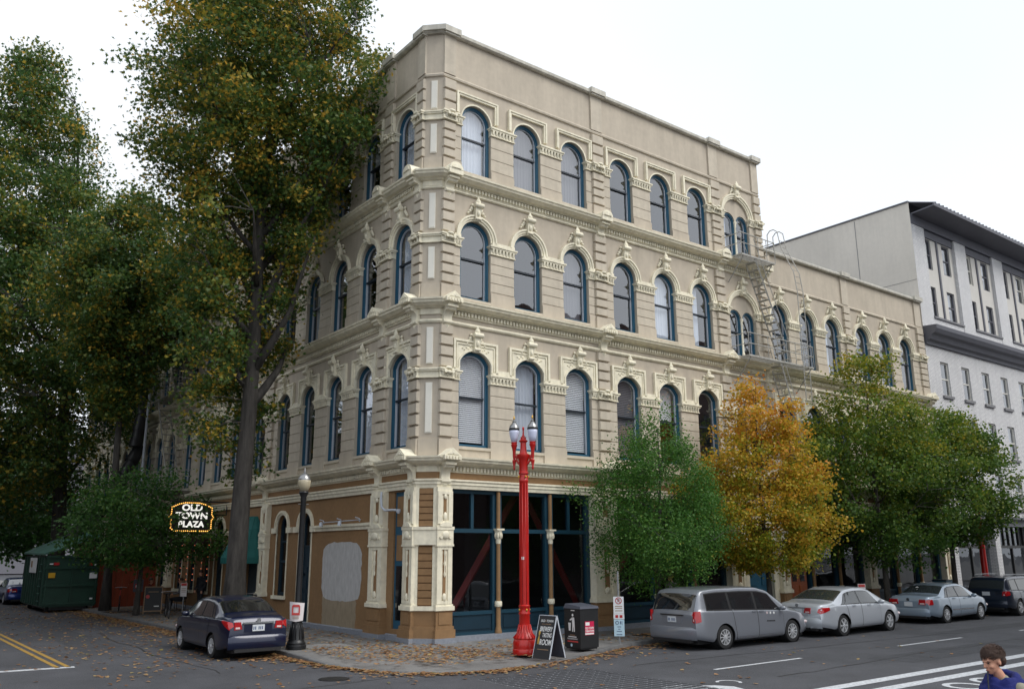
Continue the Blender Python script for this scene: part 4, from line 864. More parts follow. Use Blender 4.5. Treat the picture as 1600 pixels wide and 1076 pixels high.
def tree(name, label, base, trunk_r, env, ncl, per, size, m, shape, tint0=.35, tvar=.2, sig=.42, lean=(0, 0), top=None, limbs=14, bark='bark', fork=None, group=None, off=(0, 0), shell=.5, tintfn=None, low=None, rfork=.6, sigz=.62, keep=None):
    """env: crown radius against height; clusters of leaves on twigs that leave a limb each"""
    root = thing(name, label, 'tree', (base[0], base[1], base[2] if len(base) > 2 else 0), 0, group)
    z0, z1 = env[0][0], env[-1][0]; top = top or z0+(z1-z0)*.85; zs = np.linspace(0, top, 14); ph = rng.uniform(0, 6, 2)
    def ax(z): t = z/top; return Vector((lean[0]*t+.14*math.sin(z*.55+ph[0])*t, lean[1]*t+.14*math.sin(z*.45+ph[1])*t, z))
    b = MB(); fl = lambda z: trunk_r*(1+.45*math.exp(-z/.35))*max(.12, (1-z/top)**.75 if z > z0 else (1-z/top)**.55)
    b.tube([ax(z)-Vector((0, 0, .1 if z == 0 else 0)) for z in zs], [fl(z) for z in zs], 14); nodes = []
    tk = b.build('trunk', bark, root, True)
    b = MB(); lw = low or z0
    for i in range(limbs):
        zb = lw+(top-lw)*((i+.5)/limbs)**1.05*.86; a = i*2.4+rng.uniform(-.4, .4); ze = min(z1-.3, zb+(z1-z0)*rng.uniform(.08, .24)); rad = interp(env, ze)*rng.uniform(.65, .92)
        s = ax(zb); e = Vector((s.x+off[0]+rad*math.cos(a), s.y+off[1]+rad*math.sin(a), ze)); mid = s.lerp(e, .5)+Vector((rng.uniform(-.2, .2), rng.uniform(-.2, .2), -.08*rad+rng.uniform(-.1, .3)))
        pts = [s, s.lerp(mid, .5)+Vector((0, 0, -.05)), mid, mid.lerp(e, .5)+Vector((0, 0, .12)), e]; r0 = fl(zb)*rng.uniform(.38, rfork)
        b.tube(pts, [r0, r0*.8, r0*.6, r0*.38, r0*.15], 7)
        for j in range(1, 9): nodes.append(pts[0].lerp(pts[2], j/8) if j < 5 else pts[2].lerp(pts[4], (j-4)/4))
    for z in np.linspace(z0, top, 12): nodes.append(ax(z))
    b.build('branch', bark, root, True); NP = np.array([tuple(p) for p in nodes])
    zz = np.linspace(z0, z1, 60); wgt = np.array([interp(env, z) for z in zz])**1.5; wgt /= wgt.sum(); cz = rng.choice(zz, ncl, p=wgt)+rng.uniform(-.15, .15, ncl)
    ca = rng.uniform(0, 2*PI, ncl); lump = 1+.22*np.sin(ca*3+cz*1.1+ph[0])*np.sin(cz*1.9+ph[1])+.12*np.sin(ca*5-cz*2.3)
    cr = np.array([interp(env, z) for z in cz])*lump*rng.uniform(0, 1, ncl)**shell
    axs = np.array([tuple(ax(max(0, min(top, z)))) for z in cz]); CC = np.stack([axs[:, 0]+off[0]+cr*np.cos(ca), axs[:, 1]+off[1]+cr*np.sin(ca), cz], 1)
    if keep is not None: CC = CC[keep(CC, axs)]; ncl = len(CC)
    b = MB()
    for c in CC[::2]:
        d = ((NP-c)**2).sum(1)+np.where(NP[:, 2] > c[2]+.4, 4, 0); s = Vector(NP[d.argmin()]); e = Vector(c); b.tube([s, s.lerp(e, .5)+Vector((0, 0, .1)), e], [.022*trunk_r**.5*1.6, .015*trunk_r**.5*1.6, .006], 3, False)
    tag(b.build('twig', bark, root), kind='stuff')
    cnt = rng.poisson(per*rng.uniform(.5, 1.5, ncl)); idx = np.repeat(np.arange(ncl), cnt); n = len(idx)
    pos = CC[idx]+rng.normal(0, 1, (n, 3))*np.array([sig, sig, sig*sigz]); pos[:, 2] -= .12*((pos[:, :2]-CC[idx][:, :2])**2).sum(1)
    ct = rng.normal(tint0, tvar*.6, ncl); ct += 0 if tintfn is None else tintfn(CC)
    tint = ct[idx]+rng.normal(0, tvar, n)
    tag(link('crown', leaf_mesh('crown', pos, size*rng.uniform(.65, 1.25, n), tint, m, shape), root), kind='stuff'); return root
# big sweetgum in front of the left facade
def open_front(CC, ax):                # the lower crown is thin on the street side, where the trunk shows
    d = CC[:, :2]-ax[:, :2]; fr = -(d[:, 0]*.47+d[:, 1]*.88); la = d[:, 0]*.88-d[:, 1]*.47; z = CC[:, 2]
    return ~((np.abs(la-.1) < .62) & (fr > -.3) & (z < 14.5) & (rng.uniform(0, 1, len(z)) < .93)) & ~((la > .75+np.clip(z-9, 0, 20)*.32) & (z < 15.5))
tree('sweetgum_tree', 'tall sweetgum with thick trunk standing behind the navy sedan', (-3.15, 6.2), .33, [(5.0, .6), (6.2, 1.5), (8, 2.1), (10, 2.4), (12, 2.8), (14, 3.5), (16, 4.2), (19, 4.5), (22, 3.9), (25, 2.6), (27, .8)], 1150, 108, .155, 'leaf_sweetgum', STAR, .49, .23, .33, (.15, .05), 24, 24, low=7, shell=.5, rfork=.85, off=(-.1, .2), keep=open_front)
tree('sweetgum_tree', 'tall sweetgum behind the green dumpster at left edge', (-3.3, 33), .40, [(4.6, .9), (6.3, 4.0), (9, 5.6), (13, 6.1), (17, 5.7), (21, 4.8), (25, 3.8), (29, 2.5), (32, .9)], 1150, 96, .225, 'leaf_sweetgum', STAR, .38, .22, .5, (-1.8, 0), 29, 22, low=6, shell=.5, off=(-2.6, -.4))
tree('sweetgum_tree', 'medium sweetgum between the navy sedan tree and the dumpster tree', (-3.3, 21.8), .2, [(8.5, .5), (10.5, 1.5), (12.5, 2.7), (14.5, 3.5), (16.5, 3.2), (18.5, 2.0), (20, .6)], 480, 100, .19, 'leaf_sweetgum', STAR, .40, .22, .38, (-.3, 0), 17, 14, low=9, shell=.5, off=(-.3, 0))
tree('street_tree', 'low spreading green tree overhanging the pavement beside the dumpster', (-3.0, 17.8), .11, [(1.8, .8), (2.5, 2.6), (3.6, 3.4), (4.8, 2.8), (6.2, .6)], 240, 64, .17, 'leaf_dogwood', OVAL, .4, .22, .32, (0, 0), 5.4, 10, 'bark_young')
for i, (x, y, h, lab) in enumerate(((-3.2, 44, 9, 'dark green street tree behind the dumpster, half hidden'), (-3.4, 60, 12, 'distant dark green street tree at the far left'), (-12.5, 62, 13, 'distant green tree across the far end of left street'), (-8.5, 88, 15, 'farthest green tree closing the left street'))):
    tree('street_tree', lab, (x, y), .16, [(2.0, 1.0), (3.2, 3.2), (h*.55, 4.4), (h*.8, 3.2), (h, .6)], 190, 42, .36, 'leaf_dogwood', OVAL, .25, .2, .6, (0, 0), h*.9, 9, 'bark_young')
# pavement trees on the right
G = 'trees along the right pavement'
tree('street_tree', 'bright green young tree behind the grey minivan', (7.0, -2.45), .085, [(1.55, .8), (2.1, 1.7), (3.2, 2.2), (4.4, 2.1), (5.4, 1.5), (6.2, .8), (6.9, .3)], 330, 150, .088, 'leaf_green', OVAL, .40, .2, .19, (.1, -.05), 6.4, 18, 'bark_young', group=G, sigz=1.2, shell=.42)
tree('street_tree', 'orange and yellow autumn tree behind the silver sedan', (12.6, -2.45), .10, [(1.8, .9), (2.4, 2.0), (3.4, 2.5), (5.0, 2.3), (6.6, 1.6), (8.0, .9), (9.3, .25)], 300, 125, .105, 'leaf_gold', MAPLE, .30, .18, .24, (0, 0), 8.6, 22, 'bark_young', group=G, tintfn=lambda c: .07*(c[:, 2]-4.6), shell=.42)
tree('street_tree', 'green tree turning yellow at its top, behind the blue-grey sedan', (20.2, -2.45), .12, [(1.9, 1.2), (2.7, 2.6), (4.2, 3.4), (6.2, 3.2), (8.2, 2.3), (9.8, 1.3), (10.9, .3)], 360, 125, .12, 'leaf_maple', MAPLE, .36, .18, .29, (0, 0), 10, 20, 'bark_young', group=G, tintfn=lambda c: .08*(c[:, 2]-5.8), shell=.42)
tree('street_tree', 'green tree before the white brick building, farthest right', (25.7, -2.5), .12, [(2.9, .9), (3.6, 2.2), (4.8, 2.9), (6.2, 2.7), (7.6, 1.8), (8.8, .4)], 280, 120, .125, 'leaf_maple', MAPLE, .30, .18, .30, (.2, -.1), 8.4, 18, 'bark_young', group=G, tintfn=lambda c: .05*(c[:, 2]-5.5), shell=.42)
pit = MB().box(-.65, .65, -.6, .6, -.02, .006).mesh('tree_pit', 'soil')
for x in (7.0, 12.6, 20.2, 25.7): tag(link('tree_pit', pit, None, (x, -2.5, 0)), kind='structure')
for y in (6.2, 20.4, 33): tag(link('tree_pit', pit, None, (-3.0, y, 0)), kind='structure')
# fallen leaves: thick in the gutters, thin on the pavement and in the road
def fallen(name, label, pts, size, lo=0):
    n = len(pts); z = pts[:, 2]; return tag(link(name, leaf_mesh(name, pts, size*rng.uniform(.6, 1.3, n), rng.uniform(lo, 1, n)**1.1, 'leaf_fallen', MAPLE, True)), label, 'leaves', kind='stuff')
P = []
def drop(n, x0, x1, y0, y1, z, fx=None): 
    q = np.stack([rng.uniform(x0, x1, n), rng.uniform(y0, y1, n), np.full(n, z)], 1); P.append(fx(q) if fx else q)
def drift(q): return q[(np.sin(q[:, 0]*1.3+q[:, 1]*.7)*np.sin(q[:, 1]*1.7-q[:, 0]*.4)+rng.normal(0, .35, len(q))) > .25]
kx = np.array(KP[2:23]); seg = np.cumsum(np.r_[0, np.hypot(*np.diff(kx, axis=0).T)])
def gutter(n, s0, s1, spread):
    s = rng.uniform(s0, s1, n); x = np.interp(s, seg, kx[:, 0]); y = np.interp(s, seg, kx[:, 1]); x2 = np.interp(s+.05, seg, kx[:, 0]); y2 = np.interp(s+.05, seg, kx[:, 1]); dx, dy = x2-x, y2-y; L = np.hypot(dx, dy)+1e-9
    o = np.abs(rng.exponential(spread, n))+.03; cl = .6+.4*np.sin(s*2.1)*np.sin(s*.8+1); o *= cl
    P.append(np.stack([x+dy/L*o, y-dx/L*o, np.full(n, ZR+.012)+rng.uniform(0, .02, n)], 1))
gutter(3600, 6, 40, .75); gutter(900, 38, 47, .28); gutter(800, 46, 60, .45); gutter(700, 57, 80, .4)
drop(1500, -3.6, -.2, 1, 24, .012); drop(650, -3.3, .3, -3.6, 1.0, .0); drop(420, -2.2, 1.6, -4.4, -1.0, -.002); drop(240, 1, 7, -3.2, -.4, .008); drop(700, 6.7, 8.1, -3.1, -1.9, .012); drop(500, 8, 28, -3.1, -1.2, .012)
drop(900, -8.5, -3.9, -1, 30, ZR+.01); drop(700, -14, -4.5, -9, 8, ZR+.01, drift); drop(300, -4, 14, -10, -4.6, ZR+.01, drift)
A = np.concatenate(P); A[:, 2] += .004
fallen('fallen_leaves', 'brown and tan fallen leaves strewn in gutters and over the corner', A, np.full(len(A), .115))

# ================================================================ cars
class Car:
    def __init__(s, L, W, H, wb, ro, top, belt, wr=.33, roofw=.70, sill=.24):
        s.L, s.W, s.H, s.wb, s.ro, s.wr, s.roofw, s.sill = L, W, H, wb, ro, wr, roofw, sill; s.top = top; s.belt = belt; s.ax = (ro, ro+wb)
    def zt(s, x): return sum(interp(s.top, x+d) for d in (-.05, -.025, 0, .025, .05))/5
    def keys(s, x):
        L, W = s.L, s.W; e = max(0, 1-x/.55); f = max(0, 1-(L-x)/.8); hw = W/2*(1-.13*e**2.2-.22*f**2.0); zt = s.zt(x); zb = min(interp(s.belt, x), zt-.07)
        t = max(0, min(1, (zt-zb-.10)/(s.H-1.1))); wr = hw*(.87+(s.roofw-.87)*t)
        lo = s.sill+.10*e+.06*f; zm = lo+(zb-lo)*.46
        return [(hw*.93, lo), (hw*.99, lo+.10), (hw, zm), (hw*.975, zb-.07), (hw*.945, zb), (wr+(hw*.945-wr)*.12, zt-.055-(zt-zb)*.08), (wr*.90, zt-.012), (wr*.5, zt+.012), (0, zt+.02)]
    def S(s, x, v):
        k = s.keys(x); n = len(k)-1; v = max(0, min(n, v)); i = min(n-1, int(v)); t = v-i
        p0 = k[max(0, i-1)]; p1 = k[i]; p2 = k[i+1]; p3 = k[i+2] if i+2 <= n else (-k[n-1][0], k[n-1][1])
        if i in (3, 4, 5): p0 = p1 if i in (4,) else p0; p3 = p2 if i in (4, 3) else p3
        f = lambda a, b, c, d: b+.5*t*((c-a)+t*((2*a-5*b+4*c-d)+t*(3*(b-c)+d-a)))*1.0
        return Vector((x, f(p0[0], p1[0], p2[0], p3[0]), f(p0[1], p1[1], p2[1], p3[1])))
    def N(s, x, v):
        a = s.S(min(s.L-.001, x+.02), v)-s.S(max(.001, x-.02), v); b = s.S(x, min(8, v+.05))-s.S(x, max(0, v-.05)); n = a.cross(b)
        n = n.normalized() if n.length > 1e-9 else Vector((0, 0, 1)); p = s.S(x, v)
        return n if n.dot(Vector((0, p.y, p.z-.75))) > 0 else -n
    def vlow(s, x):
        z = 0
        for c in s.ax:
            d = abs(x-c); ra = s.wr+.055
            if d < ra: z = max(z, s.wr+math.sqrt(ra*ra-d*d)*.98)
        lo, hi = 0, 3.2
        if s.S(x, 0).z >= z: return 0
        for _ in range(24):
            m = (lo+hi)/2
            if s.S(x, m).z < z: lo = m
            else: hi = m
        return hi
    def patch(s, xa, xb, v0, v1, off, nu=10, nv=8, sides=(1, -1), mb=None):
        """piece of the body skin, lifted off it; xa, xb = (x at v0, x at v1)"""
        b = mb or MB()
        for sd in sides:
            vs = []
            for j in range(nv+1):
                t = j/nv; v = v0+(v1-v0)*t; A = xa[0]+(xa[1]-xa[0])*t; B = xb[0]+(xb[1]-xb[0])*t
                for i in range(nu+1):
                    x = A+(B-A)*i/nu; p = s.S(x, v)+s.N(x, v)*off; vs.append((p.x, p.y*sd, p.z))
            b.add(vs, [(j*(nu+1)+i, j*(nu+1)+i+1, (j+1)*(nu+1)+i+1, (j+1)*(nu+1)+i) for j in range(nv) for i in range(nu)])
        return b
    def vz(s, x, z):
        lo, hi = 0, 7.9
        for _ in range(22):
            m = (lo+hi)/2
            if s.S(x, m).z < z: lo = m
            else: hi = m
        return hi
    def zpatch(s, x0, x1, z0, z1, off, sd, nu=8, nv=5, mb=None, slope=0, taper=0):
        """band of the skin between two heights (slope lifts the far end, taper narrows it)"""
        b = mb or MB(); vs = []
        for j in range(nv+1):
            for i in range(nu+1):
                t = i/nu; x = x0+(x1-x0)*t; zm = (z0+z1)/2+slope*t; h = (z1-z0)/2*(1-taper*t); z = min(zm-h+2*h*j/nv, s.zt(x)-.03); v = s.vz(x, z); p = s.S(x, v)+s.N(x, v)*off; vs.append((p.x, p.y*sd, p.z))
        b.add(vs, [(j*(nu+1)+i, j*(nu+1)+i+1, (j+1)*(nu+1)+i+1, (j+1)*(nu+1)+i) for j in range(nv) for i in range(nu)]); return b
    def body(s):
        xs = sorted(set([0, .012, .03, .06, .1, .15, .2, .26, .33]+list(np.linspace(.4, s.L-.35, 56))+[s.L-d for d in (.28, .2, .14, .09, .05, .02, 0)]+[c+sg*(s.wr+.055)*math.cos(a) for c in s.ax for sg in (-1, 1) for a in np.linspace(0, PI/2, 10)])); nv = 34; vs = []; b = MB(); m = 2*nv+1
        for x in xs:
            vl = s.vlow(x); col = [s.S(x, vl+(8-vl)*j/nv) for j in range(nv+1)]
            ring = [(p.x, p.y, p.z) for p in col]+[(p.x, -p.y, p.z) for p in col[-2::-1]]; vs += ring
        n = len(xs); b.add(vs, [(i*m+k, (i+1)*m+k, (i+1)*m+k+1, i*m+k+1) for i in range(n-1) for k in range(m-1)]+[tuple(range(m)), tuple((n-1)*m+k for k in range(m-1, -1, -1))]); return b
WHEEL = {}
def wheel_meshes(r, spokes, w_=.21):
    key = (r, spokes)
    if key not in WHEEL:
        t = MB(); t.lathe([(r*.64, -w_/2), (r*.70, -w_/2-.005), (r*.93, -w_/2+.005), (r*.99, -w_/2+.04), (r, 0), (r*.99, w_/2-.04), (r*.93, w_/2-.005), (r*.70, w_/2+.005), (r*.64, w_/2)], 32, ax='y', caps=False)
        g = MB(); g.lathe([(r*.66, -.02), (r*.66, -w_/2+.0), (r*.61, -w_/2-.004), (r*.585, -w_/2+.03), (r*.585, .05)], 32, ax='y', caps=False); g.lathe([(r*.15, -w_/2+.0), (r*.13, -w_/2-.02)], 16, ax='y')
        for i in range(spokes):
            a = 2*PI*i/spokes
            for da in ((-.09, .09) if spokes <= 6 else (0,)):
                u = Vector((math.cos(a+da), 0, math.sin(a+da))); q = Vector((-math.sin(a+da), 0, math.cos(a+da)))*r*.045
                A, B = u*r*.1, u*r*.60; y0, y1 = -w_/2-.008, -w_/2+.03
                g.add([A+q+Vector((0, y0, 0)), A-q+Vector((0, y0, 0)), B-q*.8+Vector((0, y0+.008, 0)), B+q*.8+Vector((0, y0+.008, 0)), A+q+Vector((0, y1, 0)), A-q+Vector((0, y1, 0)), B-q*.8+Vector((0, y1, 0)), B+q*.8+Vector((0, y1, 0))], [(0, 1, 2, 3), (0, 3, 7, 4), (1, 5, 6, 2), (3, 2, 6, 7)])
        d = MB(); d.lathe([(r*.6, .0), (r*.02, .0)], 24, ax='y', caps=False)
        WHEEL[key] = (t.mesh('tyre', 'dark_rubber', 40), g.mesh('rim', 'alloy', 40), d.mesh('brake_disc', 'trim_black'))
    return WHEEL[key]
def make_car(name, label, car, paint_, loc, rz, spokes=5, sides=None, rear='sedan', tail=None, rails=False, glass='car_glass', chrome=True, scale=1, plate='', wscreen=None, group='parked cars', rwin=None, cladding=False):
    o = thing(name, label, 'car', loc, rz, group); o.scale = (scale, scale*.98, scale*.93); s = car
    s.body().build('body', paint_, o, 38)
    b = MB(); hw = s.W/2; b.box(.18, s.L-.2, -hw+.26, hw-.26, .17, .62)
    for c in s.ax: b.lathe([(s.wr+.06, -hw+.05), (s.wr+.06, hw-.05)], 24, (c, 0, s.wr), 'y', caps=False)
    b.build('underbody', 'trim_black', o)
    t, g, d = wheel_meshes(s.wr, spokes)
    for c in s.ax:
        for sd in (-1, 1):
            k = link('wheel', t, o, (c, sd*(hw-.13), s.wr), 0 if sd < 0 else PI); link('rim', g, k); link('brake_disc', d, k)
    for xa, xb in sides:                                     # side windows: (lower x, upper x) at either end
        for sd in (1, -1):
            s.patch((xa[0]-.03, xa[1]-.03), (xb[0]+.03, xb[1]+.03), 4.04, 4.97, .004, sides=(sd,)).build('window_seal', 'trim_black', o, True); s.patch(xa, xb, 4.12, 4.9, .008, sides=(sd,)).build('side_window', glass, o, True)
    b = MB(); s.patch((rwin[0], rwin[0]), (rwin[1], rwin[1]), 5.55, 8, .006, 8, 10, mb=b); b.build('rear_window', glass, o, True)
    b = MB(); s.patch((wscreen[0], wscreen[0]), (wscreen[1], wscreen[1]), 5.5, 8, .006, 8, 10, mb=b); b.build('windscreen', 'car_glass', o, True)
    return o
def dress_car(o, s, paint_, doors, tailx, tailv, rear_z, plate_text=None, plate_col='plate', strip=None, lamp='tail_red', handles=(), moulding=None, emblem=None, bump_z=(.30, .62), exhaust=False, mir=None):
    hw = s.W/2
    for xa, xb in doors:
        for sd in (1, -1):
            s.patch((xa[0]-.012, xa[1]-.012), (xb[0]+.012, xb[1]+.012), .35, 3.98, .002, 8, 16, (sd,)).build('door_gap', 'trim_black', o, True); s.patch(xa, xb, .38, 3.96, .0055, 8, 16, (sd,)).build('door', paint_, o, True)
    for hx in handles:
        for sd in (1, -1):
            p = s.S(hx, 3.25); MB().box(-.10, .10, -.02, .02, -.018, .018).build('door_handle', paint_, o, loc=(p.x, (p.y+.012)*sd, p.z))
    for sd in (1, -1):                                        # wrap-round tail lamps
        z0, z1 = tailv; b = MB(); s.zpatch(.004, tailx[0], z0, z1, .012, sd, mb=b, slope=tailx[1], taper=tailx[3]); y0 = s.S(.004, s.vz(.004, (z0+z1)/2)).y+.008; y1 = y0-tailx[2]
        b.prism([(sd*y0, z0), (sd*y1, z0+.02), (sd*(y1+.04), z1), (sd*y0, z1)], -.02, .03, 'x'); k = b.build('tail_lamp', lamp, o, 40); h = z1-z0
        MB().box(-.026, -.012, *sorted((sd*(y0-.03), sd*(y1+.06))), z0+h*.14, z0+h*.36).build('lamp_lens', 'tail_clear', k)
        q = s.S(s.L-.18, 3.2); MB().ball((s.L-.2, sd*(q.y-.03), q.z-.10), (.18, .09, .07), 10, 6).build('head_lamp', 'tail_clear', o, True)
    b = MB(); z0, z1 = bump_z; w2 = s.S(.01, 1.5).y; m = 12                          # rear bumper bulge
    for i in range(m+1):
        y = -w2+2*w2*i/m; bx = -.07*(1-(abs(y)/w2)**4)
        for z, dx in ((z0, .03), (z0+.06, 0), (z1-.05, 0), (z1, .04)): b.v.append((bx+dx+.0, y, z))
    b.f = [(i*4+k, i*4+k+1, (i+1)*4+k+1, (i+1)*4+k) for i in range(m) for k in range(3)]; b.mi = [0]*len(b.f); b.build('rear_bumper', paint_, o, True)
    MB().box(-.075, .05, -w2*.8, w2*.8, z0-.07, z0+.01).build('valance', 'trim_black', o)
    b = MB(); zz = rear_z; b.box(-.012, .02, -.36, .36, zz-.11, zz+.11); b.build('plate_recess', 'trim_black' if lamp == 'x' else paint_, o)
    pl = MB().box(-.026, -.012, -.155, .155, zz-.08, zz+.08).build('licence_plate', plate_col, o)
    for i in range(6 if plate_text else 0):
        if i != 3: MB().box(-.0275, -.0255, -.11+i*.044, -.085+i*.044, zz-.045, zz+.035).build('plate_character', 'plate_ink', pl)
    if strip: MB().box(-.035, .0, -strip[0], strip[0], strip[1], strip[1]+strip[2]).build('chrome_strip', 'chrome', o)
    if emblem: MB().lathe([(.055, -.02), (.05, .0)], 16, (-.004, 0, emblem), 'x').build('emblem', 'chrome', o)
    if moulding:
        for sd in (1, -1): s.patch((moulding[0],)*2, (moulding[1],)*2, moulding[2], moulding[2]+.22, .010, 12, 2, (sd,)).build('side_moulding', moulding[3], o, True)
    if exhaust: MB().lathe([(.035, -.12), (.04, .1)], 12, (0, -.45, .27), 'x').build('exhaust', 'chrome', o)
    if mir:
        for sd in (1, -1):
            p = s.S(mir, 4.1); b = MB(); b.ball((p.x+.03, sd*(p.y+.11), p.z+.05), (.07, .11, .075), 10, 6); b.box(p.x, p.x+.05, *sorted((sd*(p.y-.02), sd*(p.y+.08))), p.z-.01, p.z+.03); b.build('mirror', paint_, o, True)
    MB().box(s.L-.03, s.L+.015, -.3, .3, .5, .62).build('grille', 'trim_black', o)
sed = Car(4.83, 1.80, 1.47, 2.78, 1.07, [(0, .72), (.02, .86), (.06, .96), (.15, 1.01), (.45, 1.04), (.72, 1.07), (1.45, 1.37), (1.75, 1.44), (2.2, 1.47), (2.7, 1.46), (3.05, 1.40), (3.75, 1.06), (4.0, .99), (4.4, .89), (4.66, .76), (4.78, .62), (4.83, .52)], [(0, .9), (.8, .96), (2.5, .94), (3.8, .90), (4.8, .8)], .33)
SIDES_SED = [((1.02, 1.52), (1.22, 1.55)), ((1.30, 1.62), (2.12, 2.14)), ((2.20, 2.22), (3.35, 2.90))]
DOORS_SED = [((1.50, 1.30), (2.16, 2.16)), ((2.18, 2.18), (3.28, 3.30))]
o = make_car('parked_car', 'light silver sedan parked between grey minivan and blue-grey sedan', sed, 'paint_silver', (11.12, -4.55, ZR), R(2.5), 6, SIDES_SED, glass='car_glass_light', wscreen=(3.12, 3.70), rwin=(.80, 1.48), scale=1.06)
dress_car(o, sed, 'paint_silver', DOORS_SED, (.36, .06, .22, .55), (.72, .90), .78, None, 'plate', (.30, .88, .03), 'tail_red', (1.72, 2.62), None, .96, (.28, .60), True, 3.25)
sed2 = Car(4.70, 1.75, 1.46, 2.70, 1.08, [(0, .74), (.02, .88), (.06, .98), (.14, 1.02), (.5, 1.04), (.78, 1.06), (1.4, 1.36), (1.75, 1.44), (2.2, 1.46), (2.6, 1.45), (2.95, 1.39), (3.6, 1.05), (3.9, .98), (4.35, .88), (4.58, .74), (4.68, .58), (4.70, .5)], [(0, .9), (.8, .95), (2.5, .93), (3.7, .90), (4.7, .8)], .32)
o = make_car('parked_car', 'blue-grey sedan parked between silver sedan and dark blue suv', sed2, 'paint_bluegrey', (18.62, -4.15, ZR), R(1), 10, [((1.05, 1.50), (1.25, 1.54)), ((1.32, 1.62), (2.08, 2.10)), ((2.16, 2.18), (3.22, 2.82))], glass='car_glass_light', wscreen=(3.02, 3.55), rwin=(.86, 1.42), scale=1.03)
dress_car(o, sed2, 'paint_bluegrey', [((1.50, 1.30), (2.11, 2.11)), ((2.13, 2.13), (3.18, 3.20))], (.20, .01, .26, .1), (.70, .90), .72, None, 'plate', None, 'tail_red', (1.7, 2.55), (1.5, 3.2, 1.6, 'chrome'), .90, (.28, .58), False, 3.15)
van = Car(5.15, 1.98, 1.74, 3.08, 1.08, [(0, .95), (.02, 1.05), (.06, 1.16), (.13, 1.36), (.2, 1.54), (.28, 1.66), (.4, 1.70), (.9, 1.735), (2.0, 1.745), (2.8, 1.72), (3.25, 1.62), (4.0, 1.17), (4.2, 1.09), (4.6, 1.0), (4.9, .87), (5.08, .7), (5.15, .55)], [(0, 1.12), (1.5, 1.08), (3.0, 1.03), (4.0, .99), (5.1, .85)], .345, .76)
o = make_car('parked_minivan', 'grey minivan with red tail lamps parked behind parking sign', van, 'paint_van', (5.32, -4.53, ZR), 0, 10, [((.42, .46), (1.36, 1.34)), ((1.46, 1.44), (2.50, 2.50)), ((2.60, 2.60), (3.78, 3.22))], wscreen=(3.32, 3.95), rwin=(.045, .225), scale=1.0)
for sd in (1, -1): van.patch((.38, .42), (3.84, 3.25), 4.0, 4.99, .003, 24, 8, (sd,)).build('window_band', 'trim_black', o, True)
dress_car(o, van, 'paint_van', [((1.62, 1.42), (2.54, 2.54)), ((2.56, 2.56), (3.72, 3.74))], (.16, .02, .07, .1), (.78, 1.10), .86, 'OR 482', 'plate', None, 'tail_red', (2.40, 2.72), (1.62, 3.7, .62, 'chrome'), None, (.30, .66), False, 3.62)
MB().box(-.035, .01, -.42, .42, .97, 1.0).build('tailgate_trim', 'trim_black', o); b = MB()
for i in range(3):
    p = van.S(2.98+i*.16, 2.95); MB().ball((p.x, -(p.y+.008), p.z), (.035, .008, .04), 8, 5).build('door_badge', 'white' if i else 'tail_clear', o)

for i in range(6): p = van.S(2.96+i*.065, 2.4); MB().box(p.x-.024, p.x+.024, -(p.y+.012), -(p.y+.008), p.z-.06, p.z-.02).build('door_lettering', 'trim_black', o)
suv = Car(4.69, 1.84, 1.70, 2.72, 1.0, [(0, 1.0), (.02, 1.08), (.06, 1.18), (.16, 1.42), (.26, 1.58), (.4, 1.64), (1.0, 1.69), (2.0, 1.69), (2.5, 1.65), (2.85, 1.55), (3.45, 1.15), (3.7, 1.08), (4.2, .99), (4.5, .86), (4.64, .68), (4.69, .55)], [(0, 1.1), (1.5, 1.05), (3.0, 1.02), (3.6, .98), (4.6, .85)], .36, .76, .30)
SUVW = [((.40, .46), (1.0, 1.0)), ((1.08, 1.08), (2.02, 2.04)), ((2.12, 2.13), (3.22, 2.78))]
def suv_car(label, paint_, loc, rz, sc_=1, group='parked cars'):
    o = make_car('parked_suv', label, suv, paint_, loc, rz, 5, SUVW, wscreen=(2.95, 3.4), rwin=(.05, .21), scale=sc_, group=group, glass='car_glass_light' if 'dark' in label else 'car_glass')
    dress_car(o, suv, paint_, [((1.25, 1.05), (2.06, 2.06)), ((2.08, 2.08), (3.16, 3.18))], (.22, .02, .14, .2), (.86, 1.06), .95, None, 'plate', None, 'tail_red', (1.5, 2.5), None, None, (.36, .70), False, 3.05)
    b = MB()
    for sd in (1, -1): b.tube([(.45, sd*.60, 1.66), (.5, sd*.60, 1.75), (1.5, sd*.60, 1.76), (2.4, sd*.60, 1.74), (2.5, sd*.60, 1.66)], .02, 6)
    b.build('roof_rail', 'steel', o, True); return o
suv_car('dark blue suv with roof rails at the far right of the parked row', 'paint_darkblue', (24.75, -4.2, ZR), R(.5))
ver = Car(4.47, 1.70, 1.53, 2.60, .98, [(0, .80), (.02, .94), (.06, 1.03), (.14, 1.08), (.42, 1.11), (.55, 1.13), (1.15, 1.42), (1.5, 1.50), (2.0, 1.53), (2.4, 1.52), (2.75, 1.45), (3.5, 1.10), (3.75, 1.02), (4.15, .92), (4.36, .78), (4.45, .62), (4.47, .52)], [(0, .98), (.6, 1.02), (2.4, .99), (3.5, .95), (4.4, .85)], .31, .74)
o = make_car('parked_car', 'navy blue sedan parked under the big sweetgum, seen from behind', ver, 'paint_navy', (-4.56, .55, ZR), PI/2-R(1), 10, [((.90, 1.22), (1.05, 1.28)), ((1.12, 1.36), (1.88, 1.90)), ((1.96, 1.97), (3.12, 2.62))], glass='car_glass', wscreen=(2.82, 3.42), rwin=(.62, 1.20), scale=1.04)
dress_car(o, ver, 'paint_navy', [((1.38, 1.18), (1.92, 1.92)), ((1.94, 1.94), (3.06, 3.08))], (.34, .12, .20, .8), (.76, .96), .80, 'Z7A 164', 'plate', (.40, .905, .045), 'tail_red', (1.5, 2.4), None, .99, (.28, .62), False, 2.95)
